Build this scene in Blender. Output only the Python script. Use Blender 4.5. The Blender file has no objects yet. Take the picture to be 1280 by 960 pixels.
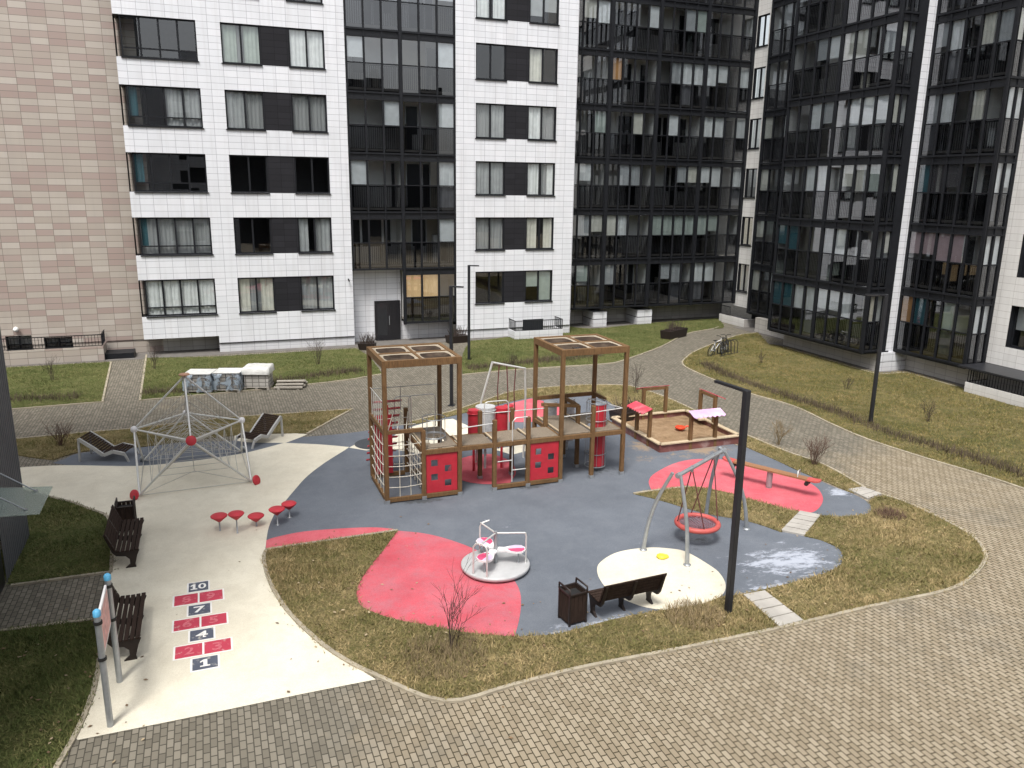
import bpy, bmesh, math, random
import numpy as np
from mathutils import Vector, Matrix
from mathutils.geometry import tessellate_polygon
random.seed(7); rng=np.random.default_rng(7)
S=bpy.context.scene; COL=S.collection
PI=math.pi
# ------------------------------------------------------------------ objects
def tag(o,label=None,cat=None,group=None,kind=None):
    if label: o['label']=label
    if cat: o['category']=cat
    if group: o['group']=group
    if kind: o['kind']=kind
    return o
def thing(name,label,cat,loc=(0,0,0),rz=0,group=None):
    o=bpy.data.objects.new(name,None); COL.objects.link(o)
    o.empty_display_size=.2
    o.location=loc; o.rotation_euler=(0,0,rz)
    return tag(o,label,cat,group)
def copy_tree(o,parent=None):
    c=o.copy(); COL.objects.link(c)
    if parent is not None: c.parent=parent
    for ch in list(o.children): copy_tree(ch,c)
    return c
class MB:
    def __init__(s): s.v=[]; s.f=[]; s.m=[]; s.sm=[]
    def add(s,vs,fs,mi=0,smooth=False):
        b=len(s.v); s.v.extend([tuple(p) for p in vs])
        for f in fs: s.f.append([b+i for i in f]); s.m.append(mi); s.sm.append(smooth)
    def quad(s,a,b,c,d,mi=0): s.add([a,b,c,d],[(0,1,2,3)],mi)
    def box(s,x0,x1,y0,y1,z0,z1,mi=0):
        s.add([(x0,y0,z0),(x1,y0,z0),(x1,y1,z0),(x0,y1,z0),(x0,y0,z1),(x1,y0,z1),(x1,y1,z1),(x0,y1,z1)],
              [(0,3,2,1),(4,5,6,7),(0,1,5,4),(1,2,6,5),(2,3,7,6),(3,0,4,7)],mi)
    def bar(s,a,b,w,h,mi=0,up=(0,0,1)):
        a=Vector(a); b=Vector(b); d=(b-a).normalized(); up=Vector(up)
        if abs(d.dot(up))>.98: up=Vector((1,0,0))
        r=d.cross(up).normalized(); u=r.cross(d)
        vs=[p+r*(sx*w/2)+u*(sz*h/2) for p in (a,b) for sx,sz in ((-1,-1),(1,-1),(1,1),(-1,1))]
        s.add(vs,[(0,1,2,3),(7,6,5,4),(0,4,5,1),(1,5,6,2),(2,6,7,3),(3,7,4,0)],mi)
    def tube(s,pts,r,n=8,mi=0,cap=True,closed=False):
        pts=[Vector(p) for p in pts]; N=len(pts)
        rs=r if isinstance(r,(list,tuple)) else [r]*N
        vs=[]; ref=None
        for i,p in enumerate(pts):
            if closed: d=pts[(i+1)%N]-pts[i-1]
            else: d=pts[min(i+1,N-1)]-pts[max(i-1,0)]
            d.normalize()
            if ref is None: ref=Vector((0,0,1)) if abs(d.z)<.9 else Vector((1,0,0))
            x=d.cross(ref); 
            if x.length<1e-4: ref=Vector((0,1,0)); x=d.cross(ref)
            x.normalize(); y=x.cross(d).normalized(); ref=y
            for k in range(n):
                a=2*PI*k/n; vs.append(p+x*(rs[i]*math.cos(a))+y*(rs[i]*math.sin(a)))
        fs=[]
        for i in range(N if closed else N-1):
            j=(i+1)%N
            for k in range(n):
                l=(k+1)%n; fs.append((i*n+k,i*n+l,j*n+l,j*n+k))
        s.add(vs,fs,mi,True)
        if cap and not closed:
            s.add(vs[:n],[tuple(range(n-1,-1,-1))],mi); s.add(vs[-n:],[tuple(range(n))],mi)
    def lathe(s,c,prof,n=20,mi=0,axis=None,smooth=True):
        c=Vector(c); vs=[]
        Z=Vector(axis).normalized() if axis else Vector((0,0,1))
        X=Z.orthogonal().normalized(); Y=Z.cross(X)
        for r,z in prof:
            for k in range(n):
                a=2*PI*k/n; vs.append(c+X*(r*math.cos(a))+Y*(r*math.sin(a))+Z*z)
        fs=[]
        for i in range(len(prof)-1):
            for k in range(n):
                l=(k+1)%n; fs.append((i*n+k,i*n+l,(i+1)*n+l,(i+1)*n+k))
        s.add(vs,fs,mi,smooth)
        s.add(vs[:n],[tuple(range(n-1,-1,-1))],mi); s.add(vs[-n:],[tuple(range(n))],mi)
    def prism(s,poly,z0,z1,mi=0):
        n=len(poly); t=tessellate_polygon([[Vector((p[0],p[1],0)) for p in poly]])
        vs=[(p[0],p[1],z1) for p in poly]; s.add(vs,[tuple(f) for f in t],mi)
        if z0 is not None:
            s.add([(p[0],p[1],z0) for p in poly],[tuple(reversed(f)) for f in t],mi)
            for i in range(n):
                a=poly[i]; b=poly[(i+1)%n]
                s.add([(a[0],a[1],z0),(b[0],b[1],z0),(b[0],b[1],z1),(a[0],a[1],z1)],[(0,1,2,3)],mi)
    def plate(s,pts2,fn,t,mi=0):
        """extruded flat outline; fn maps (a,b,t) to 3D"""
        n=len(pts2); tt=tessellate_polygon([[Vector((p[0],p[1],0)) for p in pts2]])
        s.add([fn(p[0],p[1],0) for p in pts2],[tuple(f) for f in tt],mi)
        s.add([fn(p[0],p[1],t) for p in pts2],[tuple(reversed(f)) for f in tt],mi)
        for i in range(n):
            a=pts2[i]; b=pts2[(i+1)%n]
            s.add([fn(a[0],a[1],0),fn(b[0],b[1],0),fn(b[0],b[1],t),fn(a[0],a[1],t)],[(0,1,2,3)],mi)
    def build(s,name,mats,parent=None,world=True,bevel=0,fix=True):
        me=bpy.data.meshes.new(name)
        off=Vector((0,0,0))
        if parent is not None and world:
            p=parent
            while p is not None: off+=p.location; p=p.parent
        me.from_pydata([(v[0]-off.x,v[1]-off.y,v[2]-off.z) for v in s.v],[],s.f)
        me.polygons.foreach_set('material_index',s.m)
        me.polygons.foreach_set('use_smooth',s.sm)
        for m in (mats if isinstance(mats,(list,tuple)) else [mats]): me.materials.append(m)
        if fix and len(s.f)<60000:
            bm=bmesh.new(); bm.from_mesh(me); bmesh.ops.recalc_face_normals(bm,faces=bm.faces); bm.to_mesh(me); bm.free()
        me.update()
        o=bpy.data.objects.new(name,me); COL.objects.link(o)
        if parent is not None: o.parent=parent
        if bevel:
            md=o.modifiers.new('bevel','BEVEL'); md.width=bevel; md.segments=1; md.limit_method='ANGLE'
        return o
# ------------------------------------------------------------------ materials
class NT:
    def __init__(s,name):
        s.m=bpy.data.materials.new(name); s.m.use_nodes=True; s.t=s.m.node_tree; s.t.nodes.clear()
        s.out=s.n('ShaderNodeOutputMaterial')
    def n(s,t,**k):
        x=s.t.nodes.new(t)
        for a,b in k.items(): setattr(x,a,b)
        return x
    def l(s,a,b): s.t.links.new(a,b)
    def val(s,sock,v):
        if hasattr(v,'is_output'): s.l(v,sock)
        else: sock.default_value=v
    def math(s,op,a,b=None,c=None,clamp=False):
        x=s.n('ShaderNodeMath',operation=op,use_clamp=clamp); s.val(x.inputs[0],a)
        if b is not None: s.val(x.inputs[1],b)
        if c is not None: s.val(x.inputs[2],c)
        return x.outputs[0]
    def mix(s,f,a,b,mode='MIX'):
        x=s.n('ShaderNodeMix',data_type='RGBA',blend_type=mode)
        s.val(x.inputs[0],f); s.val(x.inputs[6],a if hasattr(a,'is_output') else (*a,1)[:4]); s.val(x.inputs[7],b if hasattr(b,'is_output') else (*b,1)[:4])
        return x.outputs[2]
    def ramp(s,f,stops,interp='LINEAR'):
        x=s.n('ShaderNodeValToRGB'); x.color_ramp.interpolation=interp; e=x.color_ramp.elements
        while len(e)<len(stops): e.new(.5)
        for i,(p,c) in enumerate(stops):
            e[i].position=p; e[i].color=(*c,1)[:4] if isinstance(c,tuple) else (c,c,c,1)
        s.l(f,x.inputs[0]); return x.outputs[0]
    def pos(s): return s.n('ShaderNodeNewGeometry').outputs['Position']
    def obj(s): return s.n('ShaderNodeTexCoord').outputs['Object']
    def sep(s,v):
        x=s.n('ShaderNodeSeparateXYZ'); s.l(v,x.inputs[0]); return x.outputs
    def comb(s,a,b,c=0):
        x=s.n('ShaderNodeCombineXYZ')
        for i,v in enumerate((a,b,c)): s.val(x.inputs[i],v)
        return x.outputs[0]
    def noise(s,v,scale,detail=4,rough=.55,dist=0):
        x=s.n('ShaderNodeTexNoise'); s.l(v,x.inputs['Vector']); x.inputs['Scale'].default_value=scale
        x.inputs['Detail'].default_value=detail; x.inputs['Roughness'].default_value=rough; x.inputs['Distortion'].default_value=dist
        return x.outputs['Fac']
    def white(s,v):
        x=s.n('ShaderNodeTexWhiteNoise',noise_dimensions='3D'); s.l(v,x.inputs[0]); return x.outputs['Value']
    def bump(s,h,st,dist=.01):
        x=s.n('ShaderNodeBump'); x.inputs['Strength'].default_value=st; x.inputs['Distance'].default_value=dist
        s.l(h,x.inputs['Height']); return x.outputs[0]
    def bsdf(s,col,rough=.7,metal=0,normal=None,spec=.5):
        x=s.n('ShaderNodeBsdfPrincipled'); s.val(x.inputs['Base Color'],col if hasattr(col,'is_output') else (*col,1)[:4])
        s.val(x.inputs['Roughness'],rough); s.val(x.inputs['Metallic'],metal); x.inputs['Specular IOR Level'].default_value=spec
        if normal is not None: s.l(normal,x.inputs['Normal'])
        s.l(x.outputs[0],s.out.inputs[0]); return x
def mat(name,c,rough=.6,metal=0,var=.12,scale=6,bump=0,bscale=60,dirt=None,spec=.5):
    """plain coloured stuff with a little unevenness"""
    N=NT(name); p=N.obj()
    n=N.noise(p,scale,5); f=N.ramp(n,[(.3,0.),(.7,1.)])
    a=tuple(x*(1-var) for x in c); b=tuple(min(1,x*(1+var)) for x in c)
    col=N.mix(f,a,b)
    if dirt is not None:
        d=N.ramp(N.noise(p,scale*.6,8,.7),[(.5,0.),(.72,1.)]); col=N.mix(N.math('MULTIPLY',d,.6),col,dirt)
    nm=N.bump(N.noise(p,bscale,3),bump,.01) if bump else None
    N.bsdf(col,rough,metal,nm,spec); return N.m
def tile_mat(name,axis,tw,th,stops,joint,jw=.012,off=(0,0),rough=.45,spread=.0,grime=(.3,.28,.26)):
    N=NT(name); x=N.sep(N.pos()); h=x[0] if axis=='X' else x[1]; v=x[2]
    hs=N.math('DIVIDE',N.math('ADD',h,100+off[0]),tw); vs=N.math('DIVIDE',N.math('ADD',v,100+off[1]),th)
    fh=N.math('FLOOR',hs); fv=N.math('FLOOR',vs)
    rnd=N.white(N.comb(fh,fv,3.3))
    col=N.ramp(rnd,stops)
    a=N.math('LESS_THAN',N.math('MULTIPLY',N.math('FRACT',hs),tw),jw); b=N.math('LESS_THAN',N.math('MULTIPLY',N.math('FRACT',vs),th),jw)
    j=N.math('MAXIMUM',a,b)
    big=N.ramp(N.noise(N.comb(N.math('MULTIPLY',h,1.4),0,N.math('MULTIPLY',v,.25)),1.3,6,.65),[(.45,0.),(.85,1.)])
    stk=N.ramp(N.noise(N.comb(N.math('MULTIPLY',h,5.5),1.7,N.math('MULTIPLY',v,.16)),1.0,4,.6),[(.52,0.),(.8,1.)]); col=N.mix(N.math('MULTIPLY',big,.20),col,grime); col=N.mix(N.math('MULTIPLY',stk,.22),col,grime); col=N.mix(N.ramp(v,[(0.,.35),(.6,0.)]),col,grime)
    col=N.mix(j,col,joint)
    nm=N.bump(N.math('SUBTRACT',1.0,j),.4,.01)
    r=N.math('ADD',N.math('MULTIPLY',rnd,.15),rough)
    N.bsdf(col,r,0,nm,.15 if name.startswith('dark') else .4); return N.m
def glass_mat(name,tint,ior=1.5,rough=.0,gain=1.0):
    N=NT(name); N.m.blend_method='BLEND' if hasattr(N.m,'blend_method') else None
    t=N.n('ShaderNodeBsdfTransparent'); t.inputs[0].default_value=(*tint,1)
    g=N.n('ShaderNodeBsdfGlossy'); g.inputs['Roughness'].default_value=rough; g.inputs[0].default_value=(.95,.97,1,1)
    fr=N.n('ShaderNodeFresnel'); bf=N.n('ShaderNodeNewGeometry').outputs['Backfacing']; N.l(N.math('SUBTRACT',ior,N.math('MULTIPLY',bf,ior-1/ior)),fr.inputs[0])
    m=N.n('ShaderNodeMixShader'); N.l(N.math('MULTIPLY',fr.outputs[0],gain,clamp=True),m.inputs[0]); N.l(t.outputs[0],m.inputs[1]); N.l(g.outputs[0],m.inputs[2])
    N.l(m.outputs[0],N.out.inputs[0]); return N.m
WHITE_ST=[(0,(.66,.675,.71)),(.5,(.685,.70,.735)),(1,(.71,.72,.755))]
M={}
M['white_x']=tile_mat('white facade tile x','X',.6,.3,WHITE_ST,(.30,.30,.34),.015)
M['white_y']=tile_mat('white facade tile y','Y',.6,.3,[(0,(.68,.67,.65)),(1,(.73,.72,.70))],(.42,.40,.38),.014)
M['tan_x']=tile_mat('pink and beige tile','X',.74,.295,[(0,(.335,.26,.232)),(.28,(.365,.292,.262)),(.36,(.37,.32,.277)),(.7,(.41,.365,.32)),(1,(.455,.41,.365))],(.16,.135,.12),.018)
M['grey_x']=tile_mat('dark grey cladding tile x','X',.6,.3,[(0,(.017,.017,.02)),(1,(.024,.024,.028))],(.008,.008,.01),.014,rough=.75,grime=(.016,.015,.016))
M['grey_y']=tile_mat('pale base tile y','Y',.6,.3,[(0,(.42,.40,.37)),(1,(.52,.50,.47))],(.22,.2,.19),.016)
M['pale_x']=tile_mat('pale base tile x','X',.6,.3,[(0,(.42,.41,.39)),(1,(.55,.54,.52))],(.22,.2,.19),.016)
M['frame']=mat('black window aluminium',(.012,.013,.016),.5,0,.2,spec=.22)
M['dark_panel']=mat('black spandrel panel',(.014,.015,.018),.45,0,.2,spec=.25)
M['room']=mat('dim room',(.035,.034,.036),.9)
M['inwall']=mat('balcony inner wall',(.68,.67,.65),.8,0,.1,1)
M['inwall_b']=mat('balcony inner wall beige',(.50,.45,.36),.8,0,.1,1)
M['indark']=mat('balcony inner dark glazing',(.02,.022,.026),.15)
M['inframe']=mat('white upvc frame',(.6,.6,.6),.5)
M['concrete']=mat('weathered concrete',(.30,.28,.25),.85,0,.15,3,.3,40)
M['apron']=mat('plinth apron concrete',(.13,.12,.11),.9,0,.2,2,.3,40)
M['glass']=glass_mat('window glass',(.90,.93,.93),1.5,0,2.6)
M['glass_b']=glass_mat('balcony glass',(.82,.86,.88),1.5,0,4.2)
M['glass_d']=glass_mat('dark lower balcony glass',(.30,.31,.33),1.5,0,3.0)
CURT={k:mat('curtain '+k,c,.9,0,.1,3) for k,c in dict(white=(.74,.75,.75),grey=(.38,.39,.40),beige=(.55,.50,.41),cream=(.62,.60,.53),teal=(.03,.10,.125),green=(.40,.45,.41),pink=(.46,.34,.36),orange=(.50,.25,.09),dark=(.06,.055,.06)).items()}
def sheer():
    N=NT('sheer net curtain'); t=N.n('ShaderNodeBsdfTransparent'); d_=N.n('ShaderNodeBsdfDiffuse'); d_.inputs[0].default_value=(.62,.63,.64,1)
    m=N.n('ShaderNodeMixShader'); m.inputs[0].default_value=.5; N.l(t.outputs[0],m.inputs[1]); N.l(d_.outputs[0],m.inputs[2]); N.l(m.outputs[0],N.out.inputs[0]); return N.m
CURT['sheer']=sheer()
N=NT('lamplit curtain'); b_=N.bsdf((.55,.40,.22),.9); b_.inputs['Emission Color'].default_value=(1,.62,.30,1); b_.inputs['Emission Strength'].default_value=.16; CURT['lit']=N.m
M['steel']=mat('galvanised steel',(.36,.38,.40),.45,.6,.12,8)
M['chrome']=mat('pale painted tube',(.62,.62,.60),.35,.35,.06,8)
M['post']=mat('black lamp paint',(.015,.016,.02),.4,0,.2)
M['wood']=None
def wood_mat(name,c1,c2,rough=.65):
    N=NT(name); p=N.obj(); m=N.n('ShaderNodeMapping'); N.l(p,m.inputs[0]); m.inputs['Scale'].default_value=(6,6,1.2)
    n=N.noise(m.outputs[0],4,6,.6,.6); big=N.noise(p,1.1,4)
    col=N.mix(N.ramp(n,[(.3,0.),(.7,1.)]),c1,c2)
    col=N.mix(N.math('MULTIPLY',N.ramp(big,[(.45,0.),(.75,1.)]),.35),col,tuple(x*.55 for x in c1))
    N.bsdf(col,rough,0,N.bump(n,.25,.005),.18); return N.m
M['wood']=wood_mat('oiled larch beams',(.118,.067,.032),(.195,.115,.054))
M['wood_grey']=wood_mat('weathered deck boards',(.16,.13,.10),(.28,.235,.18))
M['wood_pale']=wood_mat('pale sandbox boards',(.42,.33,.22),(.58,.48,.34))
M['slat']=wood_mat('dark stained slats',(.020,.012,.009),(.040,.025,.019),.85); M['lframe']=mat('pale lounger frame',(.42,.42,.41),.5)
M['iron']=mat('dark brown cast iron',(.02,.013,.011),.5,.2,.2)
M['red']=mat('red play panel',(.44,.022,.038),.45,0,.1,5,dirt=(.35,.05,.05))
M['redrub']=mat('red rubber cap',(.50,.03,.045),.6,0,.1,9,.2,90)
M['white_pl']=mat('white plastic',(.74,.73,.74),.4,0,.05)
M['lilac']=mat('lilac plastic',(.55,.46,.62),.45,0,.06)
M['magenta']=mat('pink plastic',(.62,.07,.17),.45,0,.08)
M['greyp']=mat('light grey printed panel',(.45,.46,.47),.5,0,.2,14)
M['rope']=mat('pale climbing rope',(.52,.49,.42),.85)
M['rope_d']=mat('dark red rope',(.12,.035,.035),.85)
M['rope_g']=mat('grey steel rope',(.36,.35,.33),.7)
M['blue']=mat('sky blue post cap',(.10,.38,.62),.5)
M['yellow']=mat('yellow plastic toy',(.75,.62,.05),.5)
M['toyred']=mat('red plastic toy',(.65,.06,.02),.45)
M['rubblack']=mat('black rubber',(.012,.012,.012),.7)
M['foil']=mat('white wrapping film',(.66,.66,.63),.3,0,.12,5,.5,14)
def torn_film():
    N=NT('torn bluish film'); p=N.obj(); t=N.n('ShaderNodeBsdfTransparent'); d_=N.n('ShaderNodeBsdfPrincipled'); d_.inputs['Base Color'].default_value=(.30,.36,.42,1); d_.inputs['Roughness'].default_value=.3
    m=N.n('ShaderNodeMixShader'); N.l(N.ramp(N.noise(p,3.4,6,.7,.8),[(.45,.06),(.56,.85)]),m.inputs[0]); N.l(t.outputs[0],m.inputs[1]); N.l(d_.outputs[0],m.inputs[2]); N.l(m.outputs[0],N.out.inputs[0]); return N.m
M['bluefoil']=torn_film()
M['stack']=tile_mat('stacked pavers','X',.26,.16,[(0,(.17,.155,.135)),(1,(.34,.315,.275))],(.05,.045,.04),.03)
M['stackp']=tile_mat('stacked pale pavers','X',.26,.16,[(0,(.40,.385,.35)),(1,(.56,.54,.50))],(.16,.15,.14),.03)
M['pallet']=wood_mat('pallet planks',(.30,.27,.23),(.45,.42,.37))
M['twig']=mat('bare twigs',(.055,.038,.03),.9)
M['twig_r']=mat('reddish brown twigs',(.12,.07,.05),.9)
M['twig_t']=mat('dry straw stems',(.24,.18,.10),.9)
M['door']=mat('black door leaf',(.012,.012,.015),.35)
M['lampwhite']=mat('white globe shade',(.8,.8,.78),.4)
M['paintnavy']=None
def worn(name,c,under,thr=.56,scale=7):
    N=NT(name); p=N.pos(); n=N.noise(p,scale,8,.7)
    f=N.ramp(n,[(thr,0.),(thr+.12,1.)]); col=N.mix(N.ramp(N.noise(p,2.5,4),[(.3,0.),(.7,1.)]),c,tuple(x*1.25 for x in c))
    col=N.mix(N.math('MULTIPLY',f,.75),col,under); N.bsdf(col,.85,0,N.bump(N.noise(p,160,2),.2,.004),.25); return N.m
M['p_navy']=worn('worn navy paint',(.075,.085,.115),(.5,.48,.42))
M['p_red']=worn('worn red paint',(.40,.045,.075),(.55,.38,.36))
M['p_white']=worn('worn white paint',(.66,.65,.63),(.6,.57,.48),.6)
M['p_fade']=worn('faded numeral paint',(.50,.13,.16),(.42,.06,.09),.5,12)
# ---- ground
def rubber(name,c,c2,speck,rough=.88,extra=None,wear=1.0):
    N=NT(name); p=N.pos()
    col=N.mix(N.ramp(N.noise(p,.55,6,.6),[(.32,0.),(.7,1.)]),c,c2)
    col=N.mix(N.math('MULTIPLY',N.ramp(N.noise(p,1.5,9,.75,.3),[(.44,0.),(.70,1.)]),.50*wear),col,speck)
    col=N.mix(N.math('MULTIPLY',N.ramp(N.noise(p,26,4,.8),[(.45,0.),(.62,1.)]),.22*wear),col,speck)
    col=N.mix(N.math('MULTIPLY',N.ramp(N.noise(p,.33,8,.7),[(.44,0.),(.66,1.)]),.35*wear),col,tuple(x*.66 for x in c))
    g=N.noise(p,95,2,.8); col=N.mix(.34,col,N.ramp(g,[(.3,(.0,.0,.0)),(.7,(1.,1.,1.))]),'SOFT_LIGHT')
    if extra: col=extra(N,p,col)
    N.bsdf(col,rough,0,N.bump(g,.25,.004),.25); return N.m
def spots(N,p,col,lst,c,thr,sc,stretch=(1,1)):
    """scuff, sand and darker patches of their own shape round the given places"""
    xyz=N.sep(p); tot=None
    for (x,y,rx,ry,k) in lst:
        dx=N.math('DIVIDE',N.math('SUBTRACT',xyz[0],x),rx); dy=N.math('DIVIDE',N.math('SUBTRACT',xyz[1],y),ry)
        d=N.math('SQRT',N.math('ADD',N.math('MULTIPLY',dx,dx),N.math('MULTIPLY',dy,dy)))
        f=N.math('MULTIPLY',N.math('SUBTRACT',1.15,d,clamp=True),k)
        tot=f if tot is None else N.math('MAXIMUM',tot,f)
    n=N.noise(N.comb(N.math('ADD',N.math('MULTIPLY',xyz[0],stretch[0]),N.math('MULTIPLY',xyz[1],-.35)),N.math('ADD',N.math('MULTIPLY',xyz[1],stretch[1]),N.math('MULTIPLY',xyz[0],.25)),0),sc,14,.80)
    m=N.ramp(N.math('ADD',N.math('MULTIPLY',n,1.0),N.math('MULTIPLY',tot,.25)),[(thr-.02,0.),(thr+.07,1.)])
    return N.mix(N.math('MULTIPLY',m,.8),col,c)
def slate_extra(N,p,col):
    col=spots(N,p,col,[(12.21,13.71,2.1,1.15,1.05),(6.65,12.60,1.5,.5,1.15),(16.58,16.81,.9,.7,.9),(9.17,15.30,1.2,.8,.42),(6.86,17.83,1.6,1.0,.40),(11.01,15.72,.9,.6,.5),(10.94,12.81,1.2,.5,.9),(3.83,24.11,1.2,1.0,.35)],(.42,.45,.52),.685,2.6,(.6,1.5))
    col=spots(N,p,col,[(5.2,20.1,1.6,.4,1.),(8.3,20.15,1.3,.4,1.),(11.0,20.6,.9,.9,.9),(5.65,15.6,1.2,1.2,.9),(10.8,15.4,.9,.9,.8)],(.055,.058,.062),.70,2.0)  # grime at the post feet, darker patches round merry-go-round and swing
    col=spots(N,p,col,[(14.9,21.4,2.6,.9,1.),(13.2,22.4,.8,1.7,.95),(12.9,21.3,1.3,.8,.8),(4.1,20.4,.6,.9,.6),(7.0,20.6,1.2,.5,.5)],(.30,.225,.15),.70,1.5)
    return col
M['slate']=rubber('slate blue rubber',(.110,.124,.148),(.138,.154,.180),(.17,.185,.21),extra=slate_extra)
M['cream']=rubber('cream rubber',(.66,.615,.50),(.74,.70,.58),(.52,.47,.37))
M['pinkrub']=rubber('faded red rubber',(.50,.075,.10),(.56,.12,.15),(.60,.21,.23))
M['pinkrub_worn']=rubber('scuffed red rubber',(.50,.065,.09),(.55,.13,.16),(.36,.15,.18),wear=1.55)
M['darkrub']=rubber('charcoal rubber',(.05,.055,.062),(.06,.065,.075),(.08,.085,.09))
def paver_mat():
    N=NT('concrete block paving'); p=N.pos(); x=N.sep(p)
    W,L,J=.105,.21,.017
    cx=N.math('DIVIDE',N.math('ADD',x[0],200),W); ci=N.math('FLOOR',cx)
    sh=N.math('MULTIPLY',N.math('MODULO',ci,2.0),.5)
    cy=N.math('ADD',N.math('DIVIDE',N.math('ADD',x[1],200),L),sh); ri=N.math('FLOOR',cy)
    rnd=N.white(N.comb(ci,ri,1.7))
    j=N.math('MAXIMUM',N.math('LESS_THAN',N.math('MULTIPLY',N.math('FRACT',cx),W),J),N.math('LESS_THAN',N.math('MULTIPLY',N.math('FRACT',cy),L),J*1.35))
    warm=N.ramp(rnd,[(0,(.228,.188,.130)),(.5,(.268,.225,.160)),(1,(.312,.266,.195))])
    grey=N.ramp(rnd,[(0,(.130,.117,.092)),(.45,(.163,.147,.116)),(1,(.21,.19,.152))])
    # damp / mossy grey zones
    n=N.noise(p,.16,5,.6,.4); n2=N.noise(p,.9,6,.7)
    yy=N.math('MULTIPLY',N.math('SUBTRACT',x[1],17.0),.11,clamp=True)
    xx=N.math('MULTIPLY',N.math('SUBTRACT',5.2,x[0]),.13,clamp=True)
    g=N.math('ADD',N.math('MAXIMUM',yy,xx),N.math('MULTIPLY',N.math('SUBTRACT',N.math('ADD',n,N.math('MULTIPLY',n2,.45)),.72),2.2))
    tot=None
    for (sx,sy,rx,ry,k) in [(19.27,24.92,2.2,6.5,.75),(17.16,18.82,1.5,1.6,.55),(15.26,31.83,7,4,.5),(0.35,12.32,3.5,1.2,.25)]:
        dx=N.math('DIVIDE',N.math('SUBTRACT',x[0],sx),rx); dy=N.math('DIVIDE',N.math('SUBTRACT',x[1],sy),ry)
        d=N.math('MULTIPLY',N.math('SUBTRACT',1.2,N.math('SQRT',N.math('ADD',N.math('MULTIPLY',dx,dx),N.math('MULTIPLY',dy,dy))),clamp=True),k)
        tot=d if tot is None else N.math('MAXIMUM',tot,d)
    g=N.math('ADD',g,tot)
    wet=N.ramp(g,[(.12,0.),(.62,1.)])
    col=N.mix(wet,warm,grey)
    st=N.ramp(N.noise(p,2.3,8,.7),[(.55,0.),(.75,1.)]); col=N.mix(N.math('MULTIPLY',st,.3),col,(.16,.135,.10))
    lt=N.ramp(N.noise(N.comb(x[0],N.math('MULTIPLY',x[1],.4),4.),.6,7,.75),[(.60,0.),(.78,1.)]); col=N.mix(N.math('MULTIPLY',lt,.45),col,(.36,.31,.24))
    col=N.mix(j,col,N.mix(wet,(.050,.039,.022),(.062,.056,.044)))
    h=N.math('ADD',N.math('SUBTRACT',1.0,j),N.math('MULTIPLY',rnd,.3))
    N.bsdf(col,.85,0,N.bump(h,.6,.006),.3); return N.m
M['paver']=paver_mat()
def soil_mat(name,a,b,c):
    N=NT(name); p=N.pos()
    f=N.ramp(N.noise(p,.35,7,.65),[(.36,0.),(.62,1.)]); col=N.mix(f,a,b)
    col=N.mix(N.math('MULTIPLY',N.ramp(N.noise(p,1.9,8,.75),[(.48,0.),(.7,1.)]),.8),col,c)
    g=N.noise(p,26,5,.85); col=N.mix(.55,col,N.ramp(g,[(.3,(.05,.05,.05)),(.7,(1.,1.,1.))]),'OVERLAY')
    N.bsdf(col,.95,0,N.bump(g,1.0,.05),.1); return N.m
M['lawn']=soil_mat('dry winter lawn',(.115,.112,.043),(.22,.178,.09),(.33,.26,.145))
M['lawn_m']=soil_mat('half green winter lawn',(.085,.088,.034),(.150,.130,.060),(.23,.185,.10))
M['lawn_g']=soil_mat('green winter lawn',(.075,.090,.030),(.12,.126,.047),(.185,.165,.078))
def blade_mat(name,lst,patch):
    N=NT(name); a=N.n('ShaderNodeAttribute',attribute_name='tint').outputs['Fac']
    p=N.pos(); n=N.ramp(N.noise(p,.45,6,.65),[(.35,0.),(.65,1.)])
    n3=N.ramp(N.noise(p,2.6,5,.7),[(.38,0.),(.62,1.)]); k=N.math('ADD',N.math('MULTIPLY',a,.45),N.math('ADD',N.math('MULTIPLY',n,.3),N.math('MULTIPLY',n3,.25)))
    col=N.ramp(k,lst); N.bsdf(col,.9,0,None,.15); return N.m
M['blade']=blade_mat('dry grass blades',[(0,(.078,.096,.028)),(.38,(.165,.146,.057)),(.68,(.325,.25,.126)),(1,(.53,.41,.225))],0)
M['blade_m']=blade_mat('mixed grass blades',[(0,(.072,.086,.022)),(.4,(.145,.132,.042)),(.7,(.27,.21,.088)),(1,(.46,.35,.17))],0)
M['blade_g']=blade_mat('green grass blades',[(0,(.052,.076,.023)),(.45,(.098,.12,.039)),(.75,(.18,.175,.070)),(1,(.38,.32,.17))],0)
def sand_mat():
    N=NT('damp brown sand'); p=N.pos(); n=N.noise(p,3,8,.7)
    col=N.ramp(n,[(.3,(.20,.13,.075)),(.5,(.29,.195,.115)),(.75,(.38,.27,.17))]); N.bsdf(col,.95,0,N.bump(N.noise(p,9,6,.7),1.,.08),.1); return N.m
M['sand']=sand_mat()
M['kerb']=mat('concrete kerb',(.33,.29,.22),.9,0,.2,3,.2,60)
M['step']=mat('concrete step slabs',(.36,.34,.31),.9,0,.15,2,.3,40)
M['rope_g']=mat('grey steel rope',(.46,.45,.42),.7)
M['lightsteel']=mat('light steel plate',(.46,.465,.47),.55,.2,.08,5)
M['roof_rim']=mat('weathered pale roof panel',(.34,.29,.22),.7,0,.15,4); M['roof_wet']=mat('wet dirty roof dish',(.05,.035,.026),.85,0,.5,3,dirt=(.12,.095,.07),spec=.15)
M['orangecap']=mat('faded orange cap',(.52,.28,.18),.6); M['redrub2']=mat('soft red plastic',(.46,.085,.075),.55,0,.1,8); M['rope_d2']=mat('plum net rope',(.20,.10,.12),.85)
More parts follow.
